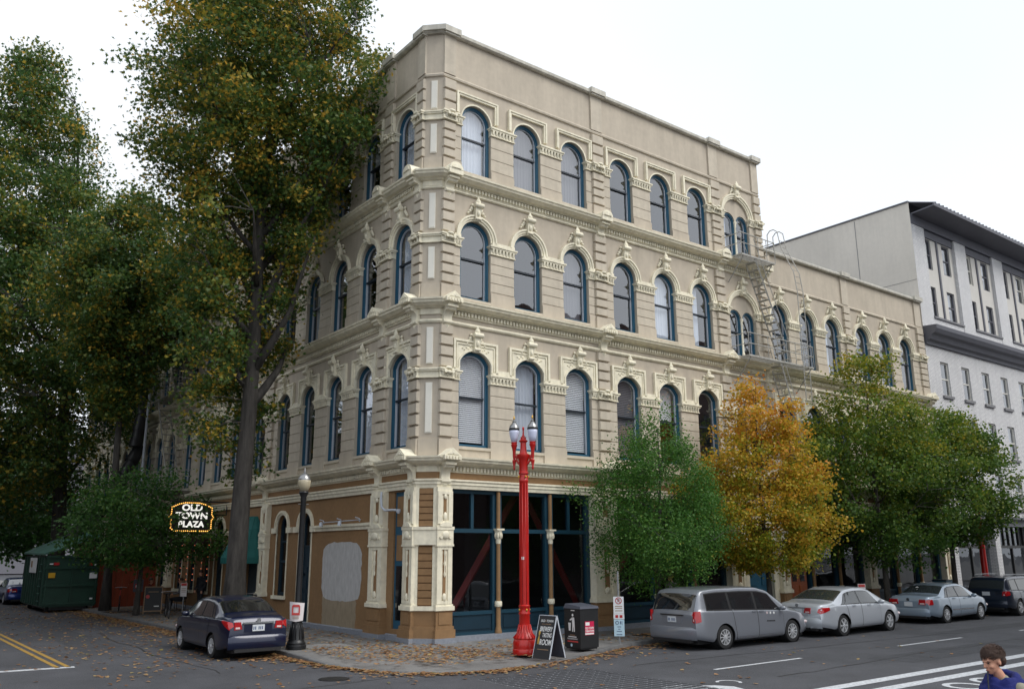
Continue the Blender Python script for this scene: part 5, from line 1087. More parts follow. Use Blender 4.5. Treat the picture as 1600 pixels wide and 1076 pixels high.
for sd in (-1, 1): MB().ball((1.02, sd*.40, 1.16), (.05, .13, .09), 8, 5).build('headrest', 'seat_grey', o, True)
# far left street
suv_car('white and black suv parked at the left edge beyond dumpster', 'paint_white', (-6.6, 41, ZR), PI/2, 1.05)
o = make_car('parked_car', 'bright blue car parked just left of green dumpster', sed2, 'paint_blue', (-4.95, 32.2, ZR), PI/2, 10, [((1.05, 1.50), (1.25, 1.54)), ((1.32, 1.62), (2.08, 2.10)), ((2.16, 2.18), (3.22, 2.82))], wscreen=(3.02, 3.55), rwin=(.86, 1.42))
dress_car(o, sed2, 'paint_blue', [((1.50, 1.30), (2.11, 2.11)), ((2.13, 2.13), (3.18, 3.20))], (.20, .01, .26, .1), (.70, .90), .72)

# ================================================================ street furniture
def facing(o, d): o.rotation_euler = (0, 0, math.atan2(d[1], d[0])+PI/2)          # local -y looks along d
# ---- red twin lamp
L = thing('red_street_lamp', 'red cast-iron lamp post with two frosted globes on the corner', 'street lamp', (.8, -3.63, -.02), R(-58))
b = MB(); b.lathe([(.34, 0), (.35, .02), (.345, .12), (.33, .14), (.335, .2), (.33, .30), (.30, .36), (.31, .40), (.27, .44), (.22, .50), (.18, .60), (.155, .72)], 24); b.build('base', 'red_paint', L, 40)
b = MB()
for i in range(16): a = 2*PI*i/16; b.tube([(.325*math.cos(a), .325*math.sin(a), .39), (.22*math.cos(a), .22*math.sin(a), .50), (.158*math.cos(a), .158*math.sin(a), .72)], .017, 5)
tag(b.build('flute', 'red_paint', L, True), kind='stuff')
b = MB(); b.lathe([(.155, .70), (.15, .95), (.165, .97), (.165, 1.0), (.15, 1.02), (.15, 1.13), (.165, 1.15), (.165, 1.18), (.14, 1.2), (.135, 2.5), (.125, 4.30), (.14, 4.32), (.14, 4.36), (.125, 4.38), (.125, 4.5), (.15, 4.52), (.15, 4.56), (.13, 4.58), (.13, 4.85), (.17, 4.93), (.20, 4.98), (.20, 5.03), (.12, 5.06), (.10, 5.14), (.09, 5.25), (.085, 5.5), (.13, 5.55), (.15, 5.58), (.09, 5.62), (.05, 5.68), (.05, 5.74), (.025, 5.85), (.04, 5.88), (.04, 5.92), (.015, 5.95)][0:26], 16); b.lathe([(.13, 5.02), (.10, 5.1), (.085, 5.15), (.08, 5.34), (.13, 5.38), (.135, 5.40), (.07, 5.44), (.04, 5.50), (.05, 5.52), (.03, 5.56), (.02, 5.68), (.035, 5.71), (.035, 5.74), (.012, 5.78)], 14); b.build('pole', 'red_paint', L, 40)
b = MB()
for i in range(8): a = 2*PI*i/8; b.tube([(.136*math.cos(a), .136*math.sin(a), 1.22), (.124*math.cos(a), .124*math.sin(a), 4.28)], .013, 4)
tag(b.build('flute', 'red_paint', L, True), kind='stuff')
for z in (1.075, 4.44):
    for i in range(4): a = PI/4+i*PI/2; MB().ball((.155*math.cos(a), .155*math.sin(a), z), (.03, .03, .035), 8, 5).build('gold_rosette', 'gold', L, True)
for sd in (-1, 1):
    b = MB(); b.tube([(0, 0, 5.08), (sd*.12, 0, 5.06), (sd*.2, 0, 5.14), (sd*.22, 0, 5.25), (sd*.28, 0, 5.33)], [.035, .04, .035, .03, .03], 8); b.tube([(sd*.1, 0, 5.3), (sd*.16, 0, 5.22), (sd*.14, 0, 5.15)], .018, 6); b.build('arm', 'red_paint', L, True)
    b = MB(); b.lathe([(.0, 4.90), (.03, 4.93), (.035, 4.98), (.025, 5.0), (.05, 5.10), (.06, 5.16), (.035, 5.2), (.045, 5.26), (.05, 5.42), (.075, 5.52), (.095, 5.56), (.10, 5.58), (.08, 5.60), (.095, 5.63), (.09, 5.65)], 14, (sd*.29, 0, 0)); k = b.build('lamp_stem', 'red_paint', L, 40)
    MB().lathe([(.085, 5.65), (.12, 5.78), (.145, 5.90), (.145, 5.98)], 18, (sd*.29, 0, 0)).build('globe', 'globe', L, True)
    b = MB(); b.lathe([(.152, 5.97), (.157, 5.98), (.157, 6.02), (.150, 6.03)], 18, (sd*.29, 0, 0)); b.build('globe_band', 'black_paint', L, 40)
    b = MB(); b.lathe([(.148, 6.03), (.13, 6.09), (.08, 6.15), (.05, 6.18), (.055, 6.21), (.03, 6.23), (.03, 6.26)], 16, (sd*.29, 0, 0)); b.build('globe_cap', 'lamp_metal', L, 40)
    MB().lathe([(.022, 6.26), (.03, 6.29), (.012, 6.36)], 8, (sd*.29, 0, 0)).build('finial', 'gold', L, True)
for o in L.children:
    if o.name.split('.')[0] in ('lamp_stem', 'globe', 'globe_band', 'globe_cap', 'finial', 'arm'): o.location.z = -.28
MB().quad((-.03, -.137, 2.32), (.05, -.137, 2.32), (.05, -.136, 2.39), (-.03, -.136, 2.39)).build('sticker', 'white', L)
L.scale = (.9, .9, 1)
# ---- dark single lamp with a taped poster
D = thing('black_street_lamp', 'black street lamp with single globe and a red-white poster on its post', 'street lamp', (-3.27, 1.09, 0))
b = MB(); b.lathe([(.27, 0), (.27, .09), (.25, .11), (.25, .16), (.22, .19), (.20, .24), (.17, .5), (.13, .68), (.15, .70), (.15, .74), (.12, .76), (.10, .80), (.085, 1.2), (.075, 3.9), (.085, 3.93), (.08, 4.0), (.12, 4.08), (.14, 4.12), (.12, 4.15)], 20); b.build('post', 'black_paint', D, 40)
b = MB()
for i in range(12): a = 2*PI*i/12; b.tube([(.2*math.cos(a), .2*math.sin(a), .25), (.17*math.cos(a), .17*math.sin(a), .5), (.135*math.cos(a), .135*math.sin(a), .66)], .014, 5)
tag(b.build('flute', 'black_paint', D, True), kind='stuff'); b = MB(); b.tube([(-.16, .0, 3.8), (.16, 0, 3.8)], .015, 6); b.build('ladder_bar', 'black_paint', D)
MB().lathe([(.11, 4.15), (.17, 4.3), (.185, 4.42), (.17, 4.47)], 18).build('globe', 'globe_clear', D, True); MB().lathe([(.175, 4.46), (.175, 4.49), (.13, 4.58), (.06, 4.65), (.03, 4.67), (.03, 4.72), (.01, 4.8)], 16).build('globe_cap', 'lamp_metal', D, 40)
pv_ = Vector((-.66, -.75)); ang = math.atan2(pv_.y, pv_.x)+PI/2
b = MB(); vs = []                                       # paper wrapped round the post
for i in range(9):
    t = (i-4)/4; vs += [(t*.18, -.155+.07*t*t, .70+.03*abs(t)), (t*.205, -.15+.07*t*t, 1.20-.02*t)]
b.add(vs, [(2*i, 2*i+2, 2*i+3, 2*i+1) for i in range(8)]); po = b.build('poster', 'poster', D, True, rz=ang)
b = MB(); [b.box(x0, x1, -.163, -.158, z0, z1) for x0, x1, z0, z1 in ((-.11, -.075, .87, 1.12), (.075, .11, .87, 1.12), (-.075, .075, .87, .93), (-.09, .09, 1.08, 1.14))]; b.build('poster_print', 'poster_red', po)
b = MB(); [b.box(-.09, .09, -.161, -.1575, z, z+.012) for z in (.78, .82)]; b.build('poster_print', 'tan_text', po)
# ---- A-board
a_, d_ = Vector((.17, -.985, 0)).normalized(), Vector((.985, .17, 0)).normalized(); mid = Vector((.60, -4.52, 0))+d_*.30
A = thing('sidewalk_sign', 'black folding sign reading brewery tasting room beside the red lamp', 'sign board', mid, math.atan2(a_.y, a_.x))     # local x along the panel, -y out of its front
hw, H_, sp = .265, 1.0, .30; lean_ = math.atan2(sp, H_)
for sd in (-1, 1):
    k = MB().box(-hw, hw, -.012, .012, 0, 1.04).build('panel', 'chalk', A, loc=(0, sd*sp, -.04)); k.rotation_euler = (sd*lean_, 0, 0)
    f = MB(); [f.box(x0, x1, -.018, .018, z0, z1) for x0, x1, z0, z1 in ((-hw-.012, -hw, 0, 1.04), (hw, hw+.012, 0, 1.04), (-hw, hw, 1.028, 1.04))]; f.build('panel_frame', 'sash_white', k)
    MB().box(-hw+.01, hw-.01, -.0 if sd < 0 else -.016, .016 if sd < 0 else 0, .02, 1.02).build('panel_back', 'plastic_grey', k)
    if sd < 0:
        T = lambda body, size, z, m='white', x=0, sx=.8, sh=0., bd=.0: text('lettering', body, size, m, k, (x, -.0135, z), (PI/2, 0, 0), .001, 'CENTER', sx, sh, bd)
        T('OLD', .08, .90, 'white', -.125, .85, 0, .001); T('TOWN', .08, .90, 'white', .095, .85, 0, .001); T('*', .07, .885, 'beer', -.035); T('PIZZA & BREWING', .04, .82, 'tan_text', 0, .9)
        T('BREWERY', .165, .70, 'white', .015, .55, .12, .002); T('TASTING', .145, .555, 'white', .07, .50, .12, .002); T('ROOM', .19, .385, 'white', .05, .66, .12, .002); MB().box(-.16, .19, -.0145, -.012, .21, .225).build('print_line', 'tan_text', k)
        MB().lathe([(.05, 0), (.052, .1), (.045, .2), (.055, .28), (.05, .32)], 12, (-.175, 0, .34)).build('beer_glass', 'beer', k, True).scale = (1, .28, 1)
# ---- rubbish bin
B = thing('rubbish_bin', 'black square litter bin with pink sticker beside the folding sign', 'litter bin', (2.71, -3.66, 0))
b = MB(); b.box(-.32, .32, -.32, .32, .04, 1.02); b.box(-.29, .29, -.29, .29, 0, .04); b.build('bin_body', 'bin_black', B)
b = MB(); b.add([(-.34, -.34, 1.02), (.34, -.34, 1.02), (.34, .34, 1.02), (-.34, .34, 1.02), (-.32, -.32, 1.08), (.32, -.32, 1.08), (.30, .30, 1.14), (-.30, .30, 1.14)], [(0, 1, 5, 4), (1, 2, 6, 5), (2, 3, 7, 6), (3, 0, 4, 7), (4, 5, 6, 7), (3, 2, 1, 0)]); b.build('bin_lid', 'plastic_grey', B)
def lface(y, z): return (-.3225, y, z)                       # the face towards -x
b = MB(); b.lathe([(.035, -.002), (.035, .0)], 12, lface(-.02, .86), 'x')                                  # the litter symbol: figure and basket
for P_ in (((.02, .80), (-.08, .80), (-.10, .60), (-.10, .44), (-.06, .44), (-.05, .58), (-.03, .44), (.01, .44), (.0, .62)), ((-.0, .80), (.10, .74), (.095, .71), (.0, .74)), ((.05, .66), (.16, .66), (.14, .46), (.07, .46))): b.add([lface(y, z) for y, z in P_], [tuple(range(len(P_)))])
tag(b.build('litter_symbol', 'white', B), kind='stuff')
for y0, y1, z, h, m in ((-.16, .16, .30, .022, 'white'), (-.2, .2, .265, .008, 'white'), (-.2, .2, .245, .008, 'white'), (-.22, .2, .175, .035, 'poster_red'), (-.10, .1, .345, .018, 'tan_text'), (-.1, .05, .965, .02, 'white')): MB().quad(lface(y0, z), lface(y1, z), lface(y1, z+h), lface(y0, z+h)).build('bin_print', m, B)
MB().lathe([(.04, -.002), (.04, 0)], 14, lface(.04, .10), 'x').build('bin_badge', 'sign_blue', B)
st_ = MB().box(-.16, .16, -.3245, -.3205, .36, .70).build('sticker', 'sticker_pink', B); text('sticker_lettering', 'OLD TOWN', .075, 'white', st_, (0, -.3255, .53), (PI/2, 0, 0), .0005, 'CENTER', .72, 0, .002); text('sticker_lettering', 'CHINATOWN', .075, 'white', st_, (0, -.3255, .455), (PI/2, 0, 0), .0005, 'CENTER', .66, 0, .002); MB().box(-.16, .15, -.3255, -.3245, .372, .41).build('sticker_strip', 'white', st_); MB().box(-.14, .0, -.3255, -.3245, .60, .68).build('sticker_strip', 'white', st_)
# ---- no-parking sign
S = thing('parking_sign', 'thin post with no parking sign over pale blue pay sign behind kerb', 'sign', (4.32, -3.45, 0)); facing(S, (-.7, -.72))
MB().tube([(0, 0, -.02), (0, 0, 1.95)], .022, 8).build('post', 'galvanised', S, 40)
def sgn(z0, z1, m, w_=.145): return MB().box(-w_, w_, -.036, -.028, z0, z1).build('sign_plate', m, S)
k = sgn(.80, 1.26, 'sign_white'); b = MB(); b.lathe([(.072, 0), (.072, .003), (.092, .003), (.092, 0)], 24, (0, -.042, 1.15), 'y', caps=False); b.add([(-.06, -.0415, 1.20), (-.045, -.0415, 1.212), (.06, -.0415, 1.10), (.045, -.0415, 1.088)], [(0, 1, 2, 3)]); b.build('prohibition_ring', 'sign_red', k); text('letter', 'P', .12, 'black', k, (0, -.038, 1.148), (PI/2, 0, 0), .0005, bold=.003)
for z in (.99, .94, .87): MB().box(-.10, .10, -.0385, -.036, z, z+.02).build('sign_print', 'tan_text', k)
k = sgn(.66, .795, 'sign_white', .15); 
for x in (-.1, .02): MB().box(x, x+.08, -.0385, -.036, .69, .765).build('sign_print', 'sign_red', k)
k = sgn(.20, .65, 'sign_blue'); b = MB(); b.lathe([(.035, 0), (.035, .003), (.05, .003), (.05, 0)], 16, (-.055, -.041, .56), 'y', caps=False); b.build('clock_symbol', 'plate_ink', k); MB().box(.03, .06, -.0385, -.036, .52, .60).build('sign_print', 'plate_ink', k); MB().box(.08, .09, -.0385, -.036, .50, .61).build('sign_print', 'plate_ink', k)
for z, w_ in ((.44, .05), (.38, .03), (.32, .07), (.235, .08)): MB().box(-w_, w_, -.0385, -.036, z, z+.018).build('sign_print', 'plate_ink', k)
# paper no-parking notices on thin posts further along
for x, y, lab in ((10.9, -2.95, 'paper notice on post behind the silver sedan boot'), (17.55, -2.95, 'paper notice on post by the orange wooden door'), (-1.35, 17.0, 'white paper notice on post beside the navy sedan bonnet')):
    q = thing('paper_notice', lab, 'notice', (x, y, 0)); facing(q, (-.66, -.75)); MB().tube([(0, 0, 0), (0, 0, 1.25)], .02, 6).build('post', 'galvanised', q); k = MB().box(-.14, .14, -.03, -.02, .72, 1.28).build('sheet', 'poster', q); MB().box(-.12, .12, -.033, -.03, 1.16, 1.26).build('sheet_print', 'poster_red', k); [MB().box(-.1, .1, -.033, -.03, z, z+.02).build('sheet_print', 'tan_text', k) for z in (.9, .97, 1.04)]
q = thing('red_street_lamp', 'distant red lamp post before the white brick building', 'street lamp', (28.4, -2.6, 0)); MB().lathe([(.3, 0), (.3, .35), (.16, .6), (.14, 1.2), (.12, 4.4), (.2, 4.9), (.05, 5.2)], 14).build('pole', 'red_paint', q, 40)
q = thing('blue_bin', 'small teal and red bin before the far end of facade', 'bin', (27.2, -1.2, 0)); MB().box(-.3, .3, -.3, .3, .02, .5).build('bin_base', 'sign_red', q); MB().box(-.32, .32, -.32, .32, .5, 1.15).build('bin_body', 'teal', q); MB().box(-.34, .34, -.34, .34, 1.15, 1.2).build('bin_lid', 'teal_dark', q)

# ---- lit hanging sign
H = thing('hanging_sign', 'lit hanging sign reading old town plaza edged with amber bulbs', 'sign', (-1.62, 16.0, 0))
out = [(-.85, 3.52), (-.72, 3.40), (.72, 3.40), (.85, 3.52), (.85, 3.85), (.93, 3.98), (.85, 4.11), (.85, 4.38), (.55, 4.52), (.3, 4.58), (-.3, 4.58), (-.55, 4.52), (-.85, 4.38), (-.85, 4.11), (-.93, 3.98), (-.85, 3.85)]
MB().prism(out, -.09, .09).build('sign_box', 'sign_black', H); MB().prism([(x*1.03, 3.98+(z-3.98)*1.03) for x, z in out], -.07, .07).build('sign_rim', 'sign_brown', H)
for body, z in (('OLD', 4.36), ('TOWN', 4.03), ('PLAZA', 3.68)): text('lettering', body, .36 if body != 'PLAZA' else .34, 'neon_white', H, (0, -.095, z), (PI/2, 0, 0), .01, 'CENTER', 1.15 if body != 'PLAZA' else 1.05, 0, .012)
bulb = MB().ball((0, 0, 0), .026, 7, 5).mesh('bulb', 'bulb', True); ring_ = out+[out[0]]
for i in range(len(out)):
    p, q = Vector(ring_[i]), Vector(ring_[i+1]); n = max(1, round((q-p).length/.085))
    for k in range(n): c = p.lerp(q, k/n); link('bulb', bulb, H, (c.x*.985, -.10, 3.98+(c.y-3.98)*.985))
MB().box(-.9, 1.62, -.03, .03, 4.6, 4.66).build('bracket', 'black_paint', H); b = MB(); b.tube([(1.5, 0, 4.63), (1.5, 0, 4.1), (.95, 0, 4.1)], .03, 6); b.build('bracket_arm', 'black_paint', H)
MB().box(-.8, .8, -.04, .04, 2.9, 3.15).build('lower_board', 'sign_brown', H); b = MB(); [b.tube([(x, 0, 3.15), (x, 0, 3.4)], .012, 5) for x in (-.6, .6)]; b.build('chain', 'black_paint', H)
gl = thing('string_lights', 'strings of small red-amber lights hung down the street windows below sign', 'string lights', (0, 0, 0)); bl = MB().ball((0, 0, 0), .022, 6, 4).mesh('bulb', 'bulb_red', True)
for y in (18.1, 18.98, 20.05, 20.95, 21.95):
    for k in range(8): link('bulb', bl, gl, (-.06, y+random.uniform(-.04, .04), 1.3+k*.26))

# ---- fire escapes
def fire_escape_right():
    F = thing('fire_escape', 'pale iron fire escape with stairs and roof ladder on the right front', 'fire escape'); r = .02; IG = 'iron_grey'
    def platform(x0, x1, z, depth, name='platform'):
        k = link(name, MB().box(x0, x1, -depth, -depth+.05, z-.05, z+.02).box(x0, x1, -.1, -.06, z-.05, z+.02).box(x0, x0+.05, -depth+.05, -.1, z-.05, z+.02).box(x1-.05, x1, -depth+.05, -.1, z-.05, z+.02).mesh(name, IG), F)
        n = int((depth-.2)/.075)
        for i in range(n): y = -depth+.09+i*.075; link('slat', MB().box(x0+.05, x1-.05, y, y+.035, z-.012, z+.008).mesh('slat', IG), k)
        for h in (.48, .92):
            b = MB(); b.tube([(x0, -.05, z+h), (x0, -depth, z+h), (x1, -depth, z+h), (x1, -.05, z+h)], r, 6); b.build('rail', IG, k)
        n = int((x1-x0)/.55)
        for i in range(n+1): x = x0+(x1-x0)*i/n; MB().tube([(x, -depth, z), (x, -depth, z+.92)], .016, 6).build('baluster', IG, k)
        for x in (x0+.15, x1-.15): MB().tube([(x, -depth+.05, z-.05), (x, -.02, z-1.0)], .022, 6).build('strut', IG, k)
        return k
    platform(14.45, 16.7, 14.38, .9); platform(14.5, 18.9, 10.12, .9)
    def stair(x0, z0, x1, z1, y0, y1, n):
        k = link('stair', MB().tube([(x0, y0, z0), (x1, y0, z1)], .035, 4).tube([(x0, y1, z0), (x1, y1, z1)], .035, 4).mesh('stair', IG), F)
        for i in range(n): t = (i+.5)/n; x, z = x0+(x1-x0)*t, z0+(z1-z0)*t; MB().box(x-.10, x+.10, y0, y1, z-.012, z+.012).build('tread', IG, k)
        b = MB(); b.tube([(x0, y0, z0+.85), (x1, y0, z1+.85)], .018, 6); b.tube([(x0, y1, z0+.85), (x1, y1, z1+.85)], .018, 6); b.build('handrail', IG, k)
    stair(15.35, 14.36, 17.3, 10.14, -.86, -.34, 14); stair(16.6, 10.1, 18.0, 6.0, -.86, -.34, 14)
    # roof ladder: goose-neck over the coping, bowed out, then straight down
    path = [(0, .35, 15.4), (0, .35, 16.35), (0, .2, 16.5), (0, 0, 16.5), (0, -.18, 16.35), (0, -.3, 15.6), (0, -.55, 15.0), (0, -.85, 14.3), (0, -.95, 13.4), (0, -.95, 8.6)]
    k = link('roof_ladder', MB().tube([(18.05, y, z) for x, y, z in path], .022, 6).tube([(18.47, y, z) for x, y, z in path], .022, 6).mesh('roof_ladder', IG), F)
    for i in range(24): z = 15.9-i*.3; y = np.interp(-z, [-a[2] for a in path[4:]], [a[1] for a in path[4:]]); MB().tube([(18.05, y, z), (18.47, y, z)], .014, 5).build('rung', IG, k)
    return F
fire_escape_right()
F = thing('fire_escape', 'white iron fire escape on the left front above dumpster end', 'fire escape'); IG = 'iron_grey'
for z in (5.5, 10.3, 14.6):
    k = link('platform', MB().box(-1.05, -.1, 21.4, 26.0, z-.05, z).mesh('platform', IG), F)
    for h in (.35, .65, .95): MB().tube([(-.05, 21.4, z+h), (-1.05, 21.4, z+h), (-1.05, 26, z+h), (-.05, 26, z+h)], .022, 6).build('rail', IG, k)
    for i in range(9): y = 21.4+i*.575; MB().tube([(-1.05, y, z), (-1.05, y, z+.95)], .016, 6).build('baluster', IG, k)
    for y in (21.7, 25.7): MB().tube([(-1.0, y, z-.05), (-.02, y, z-1.0)], .022, 6).build('strut', IG, k)
for z0, z1 in ((5.5, 10.3), (10.3, 14.6)):
    k = link('stair', MB().tube([(-.9, 22.2, z0), (-.9, 25.2, z1)], .035, 4).tube([(-.35, 22.2, z0), (-.35, 25.2, z1)], .035, 4).mesh('stair', IG), F)
    for i in range(14): t = (i+.5)/14; MB().box(-.9, -.35, 22.2+3*t-.1, 22.2+3*t+.1, z0+(z1-z0)*t-.012, z0+(z1-z0)*t+.012).build('tread', IG, k)
MB().tube([(-1.15, 26.1, 3.0), (-1.15, 26.1, 13)], .07, 8).build('stand_pipe', 'sash_white', F)
# ---- rubbish chute into the dumpster
Ch = thing('rubbish_chute', 'black segmented rubbish chute running down facade into the dumpster', 'chute')
pts = [Vector(p) for p in ((-.95, 28.4, 15.2), (-.95, 28.2, 12.5), (-.95, 28.0, 9.8), (-1.2, 28.1, 7.4), (-2.2, 27.6, 5.2), (-3.9, 26.9, 3.3))]
sg = MB().lathe([(.36, 0), (.30, .95), (.27, 1.02)], 16, caps=False).mesh('chute_segment', 'plastic_black', True); tot = sum((pts[i+1]-pts[i]).length for i in range(5)); s_ = 0
def along(s):
    for i in range(5):
        l = (pts[i+1]-pts[i]).length
        if s <= l or i == 4: return pts[i]+(pts[i+1]-pts[i])*(s/l), (pts[i+1]-pts[i]).normalized()
        s -= l
while s_ < tot-.5:
    p, d = along(s_+.9); o = link('chute_segment', sg, Ch, p); o.rotation_euler = (-d).to_track_quat('Z', 'Y').to_euler(); s_ += .88
# ---- dumpster
Dm = thing('dumpster', 'large dark green roll-off dumpster with its pale lid propped open', 'dumpster', (-4.38, 24.0, ZR))
b = MB(); b.box(-1.12, 1.12, 0, 5.4, .25, 2.55); b.build('container', 'dumpster', Dm); b = MB(); b.box(-.8, .8, .2, 5.2, .1, .25); [b.lathe([(.14, -.1), (.14, .1)], 12, (x, y, .14), 'x') for x in (-.8, .8) for y in (.5, 4.9)]; b.build('undercarriage', 'trim_black', Dm)
for i in range(9): y = .2+i*.62; MB().box(-1.2, -1.12, y, y+.1, .3, 2.5).build('side_rib', 'dumpster', Dm); MB().box(1.12, 1.2, y, y+.1, .3, 2.5).build('side_rib', 'dumpster', Dm)
for z in (.35, 1.15, 1.95, 2.45): MB().box(-1.16, 1.16, -.06, 0, z, z+.1).build('end_rib', 'dumpster', Dm)
for x in (-1.1, -.03, 1.02): MB().box(x, x+.08, -.05, 0, .45, 2.45).build('end_post', 'dumpster', Dm)
for i in range(6): MB().box(-1.25, -1.21, .45, .85, .5+i*.33, .53+i*.33).build('ladder_rung', 'dumpster_lid', Dm)
b = MB(); b.add([(-1.25, -.1, 2.58), (1.1, -.1, 3.45), (1.1, 5.5, 3.75), (-1.25, 5.5, 2.62), (-1.25, -.1, 2.66), (1.1, -.1, 3.53), (1.1, 5.5, 3.83), (-1.25, 5.5, 2.70)], [(0, 1, 2, 3), (4, 7, 6, 5), (0, 4, 5, 1), (1, 5, 6, 2), (2, 6, 7, 3), (3, 7, 4, 0)]); tag(b.build('lid', 'dumpster_lid', Dm), 'faded pale green lid propped open')
for x0, x1, z0, z1, m in ((-1.0, -.72, 1.55, 1.78, 'sign_yellow'), (.75, 1.08, 1.5, 1.76, 'sign_white'), (-1.0, -.85, 2.15, 2.2, 'sign_white'), (-.83, -.6, 2.12, 2.24, 'sign_red'), (.7, .85, 2.1, 2.22, 'sign_red'), (.87, 1.0, 2.1, 2.15, 'sign_white'), (.85, .98, .55, .62, 'sign_white')): MB().box(x0, x1, -.075, -.062, z0, z1).build('placard', m, Dm)
b = MB(); b.box(-1.225, -1.205, 1.9, 3.6, 1.75, 2.45); b.build('notice_board', 'sign_white', Dm); MB().box(-1.232, -1.226, 2.9, 3.3, 2.0, 2.3).build('notice_print', 'tan_text', Dm)
# ---- red-brown hoarding by the dumpster and other things on the left pavement
Hd = thing('wooden_hoarding', 'red-brown wooden hoarding panels behind the bicycles', 'hoarding', (0, 0, 0))
for i in range(9): MB().box(-3.2+i*.31, -2.905+i*.31, 24.6+.01*(i % 2), 24.64+.01*(i % 2), 0, 2.2).build('board', 'wood_red', Hd)
MB().box(-3.2, -.45, 24.66, 24.74, 1.7, 1.8).build('brace', 'wood_red', Hd)
def bicycle(x, y, rz, lab, m):
    q = thing('bicycle', lab, 'bicycle', (x, y, 0), rz, 'bicycles on left pavement')
    for dx in (-.52, .52):
        b = MB(); b.tube([(dx+.33*math.cos(t), 0, .34+.33*math.sin(t)) for t in np.linspace(0, 2*PI, 25)], .018, 6, False); k = b.build('wheel', 'dark_rubber', q, True); b = MB(); [b.tube([(dx, 0, .34), (dx+.32*math.cos(t), 0, .34+.32*math.sin(t))], .003, 3) for t in np.linspace(0, 2*PI, 13)[:-1]]; b.build('spokes', 'steel', k)
    b = MB(); [b.tube(p, .018, 6) for p in ([(-.52, 0, .34), (-.12, 0, .30), (.38, 0, .82)], [(-.52, 0, .34), (-.2, 0, .82), (.36, 0, .86)], [(-.12, 0, .30), (-.22, 0, .92)], [(.52, 0, .34), (.36, 0, .95)])]; b.build('frame', m, q, True)
    MB().ball((-.23, 0, .95), (.13, .07, .04), 8, 5).build('saddle', 'black', q, True); b = MB(); b.tube([(.3, -.25, .98), (.38, -.1, 1.0), (.38, .1, 1.0), (.3, .25, .98)], .014, 6); b.build('handlebar', 'steel', q, True)
bicycle(-2.75, 21.6, R(75), 'red bicycle leaning by the wooden hoarding', 'red_paint'); bicycle(-2.5, 15.2, R(80), 'dark bicycle parked just beyond the navy sedan', 'black_paint'); bicycle(-.65, 11.0, R(88), 'grey bicycle leaning on the ochre wall below street window', 'steel')
q = thing('pay_station', 'dark parking pay station with red-white label near the hoarding', 'pay station', (-2.45, 19.9, 0)); facing(q, (-.3, -1)); MB().box(-.09, .09, -.09, .09, 0, .9).build('post', 'black_paint', q); MB().box(-.2, .2, -.14, .14, .85, 1.38).build('cabinet', 'plastic_grey', q); k = MB().box(-.13, .13, -.15, -.141, 1.0, 1.2).build('label_plate', 'sign_red', q); MB().box(-.1, .1, -.155, -.15, 1.04, 1.14).build('label_print', 'white', k)
q = thing('chalkboard_sign', 'framed blackboard stand on the left pavement before seated people', 'sign board', (-2.25, 18.2, 0)); facing(q, (-.25, -1))
for sd in (-1, 1):
    k = MB().box(-.33, .33, -.015, .015, .12, 1.1).build('board', 'chalk', q, loc=(0, sd*.25, 0)); k.rotation_euler = (sd*.2, 0, 0); f = MB(); [f.box(x0, x1, -.025, .025, z0, z1) for x0, x1, z0, z1 in ((-.37, -.33, 0, 1.14), (.33, .37, 0, 1.14), (-.33, .33, 1.1, 1.14), (-.33, .33, .1, .14))]; f.build('board_frame', 'tan_text', k)
    if sd < 0: MB().lathe([(.08, 0), (.08, .004)], 10, (-.22, -.02, .72), 'y').build('chalk_drawing', 'poster_red', k); MB().box(.05, .25, -.019, -.0155, .3, .34).build('chalk_drawing', 'white', k); MB().box(-.2, .2, -.019, -.0155, .9, .93).build('chalk_drawing', 'tan_text', k)
q = thing('cafe_table', 'small dark café table between seated people on left pavement', 'table', (-1.15, 20.1, 0)); MB().lathe([(.36, .72), (.36, .75)], 18).build('table_top', 'black', q); MB().lathe([(.22, 0), (.2, .03), (.03, .06), (.03, .72)], 12).build('leg', 'black', q, 40)
q = thing('stop_sign', 'red octagonal stop sign at the far left edge', 'sign', (-7.05, 38.2, 0)); MB().tube([(0, 0, -.1), (0, 0, 2.5)], .03, 6).build('post', 'galvanised', q); n = 8; k = MB().prism([(.42*math.cos(PI/8+PI*i/4), 2.3+.42*math.sin(PI/8+PI*i/4)) for i in range(8)], -.05, -.035).build('sign_plate', 'sign_red', q); text('lettering', 'STOP', .3, 'white', k, (0, -.052, 2.3), (PI/2, 0, 0), .002, bold=.006)
q = thing('blue_sign', 'small square blue sign beside the stop sign', 'sign', (-6.2, 38.6, 0)); MB().tube([(0, 0, -.1), (0, 0, 2.0)], .025, 6).build('post', 'galvanised', q); MB().box(-.22, .22, -.04, -.025, 1.6, 2.05).build('sign_plate', 'blue_sign', q)

# ================================================================ people
def fuse(mb, name, m, voxel, parent, smooth=3):
    """many overlapping limbs and bulges -> one continuous skin"""
    t = bpy.data.objects.new('tmp', mb.mesh('tmp', m)); rm = t.modifiers.new('r', 'REMESH'); rm.mode = 'VOXEL'; rm.voxel_size = voxel; sm = t.modifiers.new('s', 'SMOOTH'); sm.factor = .5; sm.iterations = smooth
    me = bake(t); bpy.data.objects.remove(t); me.name = name; me.materials.clear(); me.materials.append(MATS[m]); me.polygons.foreach_set('use_smooth', [True]*len(me.polygons)); return link(name, me, parent)
def limb(b, pts, rs, n=12):
    pts = [Vector(p) for p in pts]; P_, Q = [], []
    for i in range(len(pts)-1):
        for k in range(5): t = k/5; P_.append(pts[i].lerp(pts[i+1], t)); Q.append(rs[i]+(rs[i+1]-rs[i])*t)
    P_.append(pts[-1]); Q.append(rs[-1]); b.tube(P_, Q, n); b.ball(pts[0], rs[0], n, 6); b.ball(pts[-1], rs[-1], n, 6)
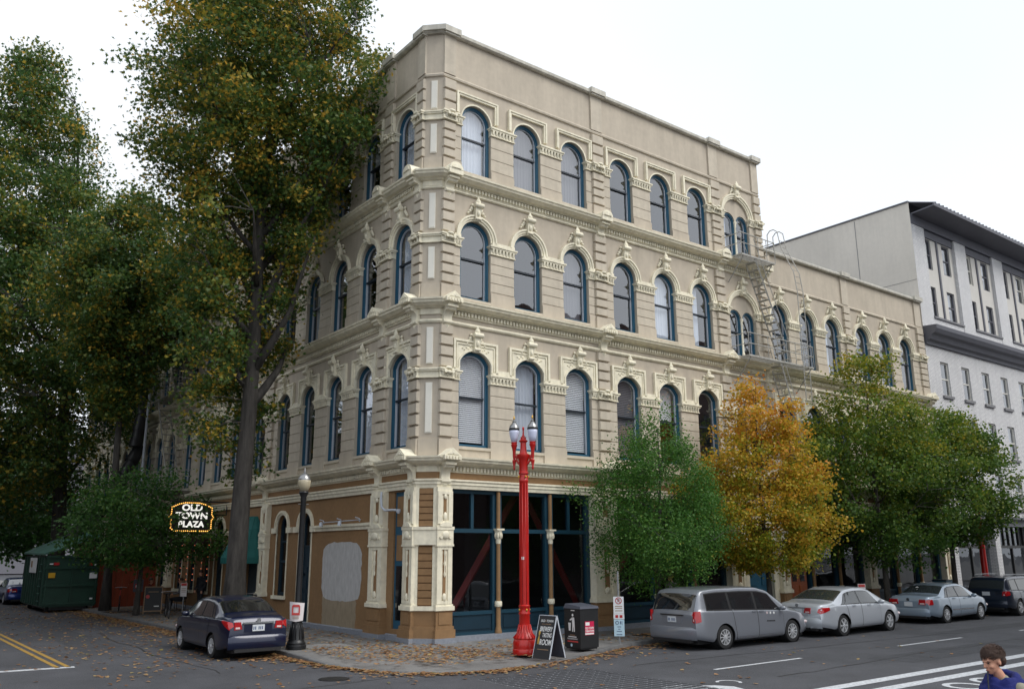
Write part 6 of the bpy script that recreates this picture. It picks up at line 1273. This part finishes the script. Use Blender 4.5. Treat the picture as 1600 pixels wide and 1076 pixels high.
def head(b, c, fwd, up, s=1.):
    """skull, jaw, nose, brow, ears, lips placed in the head's own frame (fwd, left, up)"""
    f, u = Vector(fwd).normalized(), Vector(up).normalized(); l = u.cross(f).normalized(); u = f.cross(l); c = Vector(c)
    def at(x, y, z): return c+(f*x+l*y+u*z)*s
    def ell(x, y, z, rx, ry, rz):
        k = MB(); k.ball((0, 0, 0), (rx*s, ry*s, rz*s), 14, 9); b.add([at(x, y, z)+f*v[0]+l*v[1]+u*v[2] for v in k.v], k.f)
    ell(-.01, 0, .035, .098, .075, .088); ell(.03, 0, -.03, .062, .060, .085); ell(.055, 0, -.088, .032, .030, .026); ell(.04, 0, -.07, .045, .05, .035)
    ell(.098, 0, -.012, .016, .012, .024); ell(.108, 0, -.026, .016, .015, .012); ell(.078, 0, .022, .022, .052, .012); ell(.086, 0, -.060, .014, .024, .007); ell(.084, 0, -.070, .013, .022, .007)
    for sd in (-1, 1): ell(-.012, sd*.076, -.008, .02, .010, .03); ell(.06, sd*.042, -.03, .026, .018, .022)
    return at, f, l, u
def hand(b, w_, d, up, s=1., curl=.9):
    """palm, four unequal curled fingers and a thumb leaving the palm's side"""
    w_, d, up = Vector(w_), Vector(d).normalized(), Vector(up).normalized(); sd = d.cross(up).normalized(); up = sd.cross(d)
    limb(b, [w_, w_+d*.085*s], [.026*s, .034*s], 8)
    for i, (o, ln) in enumerate(((-.028, .068), (-.010, .078), (.010, .073), (.027, .056))):
        p = w_+d*.085*s+sd*o*s; q = p+(d*math.cos(curl*.5)-up*math.sin(curl*.5))*ln*.5*s; r = q+(d*math.cos(curl*1.5)-up*math.sin(curl*1.5))*ln*.4*s; e = r+(d*math.cos(curl*2.4)-up*math.sin(curl*2.4))*ln*.3*s; limb(b, [p, q, r, e], [.0095*s, .009*s, .0085*s, .007*s], 6)
    p = w_+d*.03*s-sd*.028*s; limb(b, [p, p-sd*.025*s+d*.03*s-up*.012*s, p-sd*.018*s+d*.058*s-up*.035*s], [.012*s, .0105*s, .008*s], 6)
def figure(b, J, part):
    """limbs between named joints; part picks the clothes or the skin"""
    if part == 'top': limb(b, [J['hip'], J['waist'], J['chest'], J['neck0']], [.15, .14, .165, .075]); [limb(b, [J['sh'+s], J['el'+s], J['wr'+s]], [.075, .056, .042]) for s in 'LR']; limb(b, [J['shL'], J['chest'], J['shR']], [.075, .13, .075])
    if part == 'legs': [limb(b, [J['hp'+s], J['kn'+s], J['an'+s]], [.10, .07, .05]) for s in 'LR']; limb(b, [J['hpL'], J['hpR']], [.12, .12])
    if part == 'body':
        limb(b, [J['hip'], J['chest']], [.10, .11]); limb(b, [J['chest'], J['neck0'], J['head0']], [.09, .055, .05])
        for s in 'LR': limb(b, [J['chest'], J['sh'+s], J['el'+s], J['wr'+s]], [.06, .055, .042, .03]); limb(b, [J['hip'], J['hp'+s], J['kn'+s], J['an'+s]], [.09, .08, .055, .04]); limb(b, [J['an'+s], J['to'+s]], [.045, .035])
def VV(*a): return Vector(a)
# woman walking past in front, head bowed, blue scarf
Pn = thing('person', 'person in blue scarf and beige coat with short brown hair at bottom right', 'person', (-4.26, -17.57, -.13), R(150)); Pn.scale = (.95,)*3
J = dict(hip=VV(-.14, 0, .93), waist=VV(-.10, 0, 1.08), chest=VV(-.03, 0, 1.30), neck0=VV(.03, 0, 1.45), head0=VV(.085, 0, 1.55), shL=VV(-.02, .19, 1.39), shR=VV(-.02, -.19, 1.39), elL=VV(-.02, .27, 1.12), elR=VV(.02, -.27, 1.12), wrL=VV(.20, .17, 1.28), wrR=VV(.2, -.22, 1.0), hpL=VV(-.14, .1, .9), hpR=VV(-.14, -.1, .9), knL=VV(.05, .11, .5), knR=VV(-.2, -.11, .48), anL=VV(.12, .11, .09), anR=VV(-.45, -.11, .14), toL=VV(.28, .12, .05), toR=VV(-.32, -.12, .05))
b = MB(); figure(b, J, 'body'); hc = VV(.115, 0, 1.645); at, hf, hl, hu = head(b, hc, (.94, .06, -.24), (.22, 0, .97), 1.02); hand(b, J['wrL']+VV(.03, 0, .02), (.45, -.35, .55), (-.5, .3, .7)); hand(b, J['wrR'], (.6, .1, -.6), (.5, 0, .6)); fuse(b, 'body', 'skin', .0075, Pn, 2)
b = MB(); figure(b, J, 'top'); limb(b, [VV(-.14, 0, .95), VV(-.15, 0, .68)], [.19, .22], 16); fuse(b, 'coat', 'coat', .014, Pn, 3); b = MB(); figure(b, J, 'legs'); fuse(b, 'trousers', 'trousers', .016, Pn)
b = MB(); [limb(b, [J['an'+s]+VV(-.03, 0, -.02), J['to'+s]], [.055, .045]) for s in 'LR']; fuse(b, 'shoes', 'black', .014, Pn)
b = MB(); n = 20
for kk, (r0, z, rr_) in enumerate(((.125, 1.42, .06), (.112, 1.47, .05), (.17, 1.365, .06))):
    P_ = [VV(.025+r0*1.05*math.cos(2*PI*i/n), r0*1.15*math.sin(2*PI*i/n), z+.035*math.cos(2*PI*i/n+2.6)+.012*math.sin(5*2*PI*i/n+kk)) for i in range(n+1)]; b.tube(P_, [rr_*(1+.12*math.sin(i*1.9+kk)) for i in range(n+1)], 10)
limb(b, [VV(.13, .05, 1.42), VV(.15, .08, 1.25), VV(.14, .09, 1.02)], [.06, .07, .06]); limb(b, [VV(-.08, .12, 1.42), VV(-.12, .20, 1.34)], [.07, .07]); fuse(b, 'scarf', 'scarf', .010, Pn, 2)
b = MB(); k = MB(); k.ball((0, 0, 0), (.102, .084, .072), 16, 10); b.add([at(-.025, 0, .066)+hf*v[0]+hl*v[1]+hu*v[2] for v in k.v], k.f); k = MB(); k.ball((0, 0, 0), (.06, .088, .075), 14, 8); b.add([at(-.07, 0, .0)+hf*v[0]+hl*v[1]+hu*v[2] for v in k.v], k.f)
rs = random.Random(3)
hair = fuse(b, 'hair', 'hair', .0045, Pn, 1); b = MB()
for i in range(1500):
    th = rs.uniform(0, 2*PI); ph = rs.uniform(.02, 1.75); d = VV(math.sin(ph)*math.cos(th), math.sin(ph)*math.sin(th), math.cos(ph))
    if d.x > .62 and d.z < .25: continue
    p = at(-.025+.099*d.x, .082*d.y, .066+.071*d.z); w1 = (hf*d.x+hl*d.y+hu*d.z); sw = hf*rs.uniform(.5, 1.1)+hl*(rs.uniform(-.4, .4)+.35*d.y)-hu*rs.uniform(.1, .6); tg = (sw-w1*sw.dot(w1)).normalized(); L_ = rs.uniform(.03, .07)
    b.tube([p-w1*.008, p+tg*L_*.5+w1*rs.uniform(.006, .018), p+tg*L_+w1*rs.uniform(-.004, .016)], [.0028, .0026, .0008], 4, False)
tag(b.build('hair_strand', 'hair', hair, True), kind='stuff')
for sd in (-1, 1):
    p = at(.083, sd*.034, .004); MB().ball(p, (.010, .012, .007), 8, 6).build('eye', 'eye', Pn, True); b = MB(); b.tube([at(.088, sd*.02, .020), at(.088, sd*.04, .026), at(.074, sd*.058, .018)], .0045, 5); b.build('eyebrow', 'hair', Pn, True)
b = MB(); b.tube([at(.096, -.018, -.066), at(.101, 0, -.063), at(.096, .018, -.066)], [.003, .006, .003], 6); b.build('lips', 'lips', Pn, True)
st = thing('drinking_straw', 'thin black straw held at the mouth of the person in blue scarf', 'straw', (0, 0, 0)); M_ = Matrix.Translation((-4.26, -17.57, -.13)) @ Matrix.Rotation(R(150), 4, 'Z') @ Matrix.Scale(.95, 4); b = MB(); b.tube([M_ @ at(.10, .005, -.066), M_ @ VV(.27, .10, 1.36)], .006, 6); b.build('tube', 'black', st)
# people at the café tables
def seated(x, y, rz, lab, top, hairm='hair', legs='cloth_dark'):
    q = thing('person', lab, 'person', (x, y, 0), rz, 'people on left pavement'); c = thing('chair', 'dark café chair under '+lab, 'chair', (x, y, 0), rz, 'café chairs')
    MB().box(-.2, .22, -.2, .2, .40, .44).build('seat', 'black', c); MB().box(-.24, -.2, -.2, .2, .5, .88).build('backrest', 'black', c)
    for dx, dy in ((-.19, -.18), (-.19, .18), (.19, -.18), (.19, .18)): MB().tube([(dx, dy, 0), (dx, dy, .40)], .015, 6).build('leg', 'black', c)
    J = dict(hip=VV(-.05, 0, .54), waist=VV(-.08, 0, .72), chest=VV(-.05, 0, .95), neck0=VV(-.01, 0, 1.1), head0=VV(.03, 0, 1.2), shL=VV(-.04, .18, 1.03), shR=VV(-.04, -.18, 1.03), elL=VV(.05, .24, .78), elR=VV(.05, -.24, .78), wrL=VV(.28, .14, .74), wrR=VV(.28, -.12, .74), hpL=VV(-.02, .1, .53), hpR=VV(-.02, -.1, .53), knL=VV(.4, .13, .52), knR=VV(.4, -.13, .52), anL=VV(.40, .13, .09), anR=VV(.45, -.13, .09), toL=VV(.55, .14, .05), toR=VV(.6, -.14, .05))
    b = MB(); figure(b, J, 'body'); at, hf, hl, hu = head(b, (.04, 0, 1.29), (1, 0, -.1), (.05, 0, 1)); [hand(b, J['wr'+s], (1, 0, -.15), (0, 0, 1)) for s in 'LR']; fuse(b, 'body', 'skin', .014, q, 2)
    b = MB(); figure(b, J, 'top'); fuse(b, 'jacket', top, .02, q); b = MB(); figure(b, J, 'legs'); fuse(b, 'trousers', legs, .02, q); b = MB(); b.ball(at(-.025, 0, .06), (.10, .085, .085), 12, 8); b.build('hair', hairm, q, True)
seated(-1.75, 20.6, R(-20), 'person in dark red jacket sitting at café table on left pavement', 'cloth_red'); seated(-.75, 19.3, R(150), 'person in pale jacket sitting by ochre wall on left pavement', 'cloth_grey')
def standing(x, y, rz, lab, top, legs='cloth_dark'):
    q = thing('person', lab, 'person', (x, y, 0), rz, None); J = dict(hip=VV(0, 0, .95), waist=VV(0, 0, 1.1), chest=VV(0, 0, 1.33), neck0=VV(.01, 0, 1.48), head0=VV(.03, 0, 1.56), shL=VV(0, .19, 1.42), shR=VV(0, -.19, 1.42), elL=VV(-.02, .25, 1.14), elR=VV(-.02, -.25, 1.14), wrL=VV(.12, .22, .93), wrR=VV(.14, -.2, .95), hpL=VV(0, .1, .92), hpR=VV(0, -.1, .92), knL=VV(.08, .11, .5), knR=VV(-.04, -.11, .5), anL=VV(.05, .11, .08), anR=VV(-.16, -.11, .1), toL=VV(.2, .12, .04), toR=VV(-.01, -.12, .04))
    b = MB(); figure(b, J, 'body'); at, hf, hl, hu = head(b, (.04, 0, 1.65), (1, 0, -.1), (.05, 0, 1)); [hand(b, J['wr'+s], (.3, 0, -1), (1, 0, .3)) for s in 'LR']; fuse(b, 'body', 'skin', .014, q, 2)
    b = MB(); figure(b, J, 'top'); fuse(b, 'jacket', top, .02, q); b = MB(); figure(b, J, 'legs'); fuse(b, 'trousers', legs, .02, q); b = MB(); b.ball(at(-.02, 0, .06), (.105, .09, .09), 12, 8); b.build('hair', 'hair', q, True)
standing(-.45, 17.6, R(200), 'person in dark clothes standing against the lit street windows', 'cloth_dark'); standing(8.9, -1.3, R(180), 'hooded person in grey walking behind the grey minivan', 'cloth_grey')

bpy.data.scenes.remove(TMP)
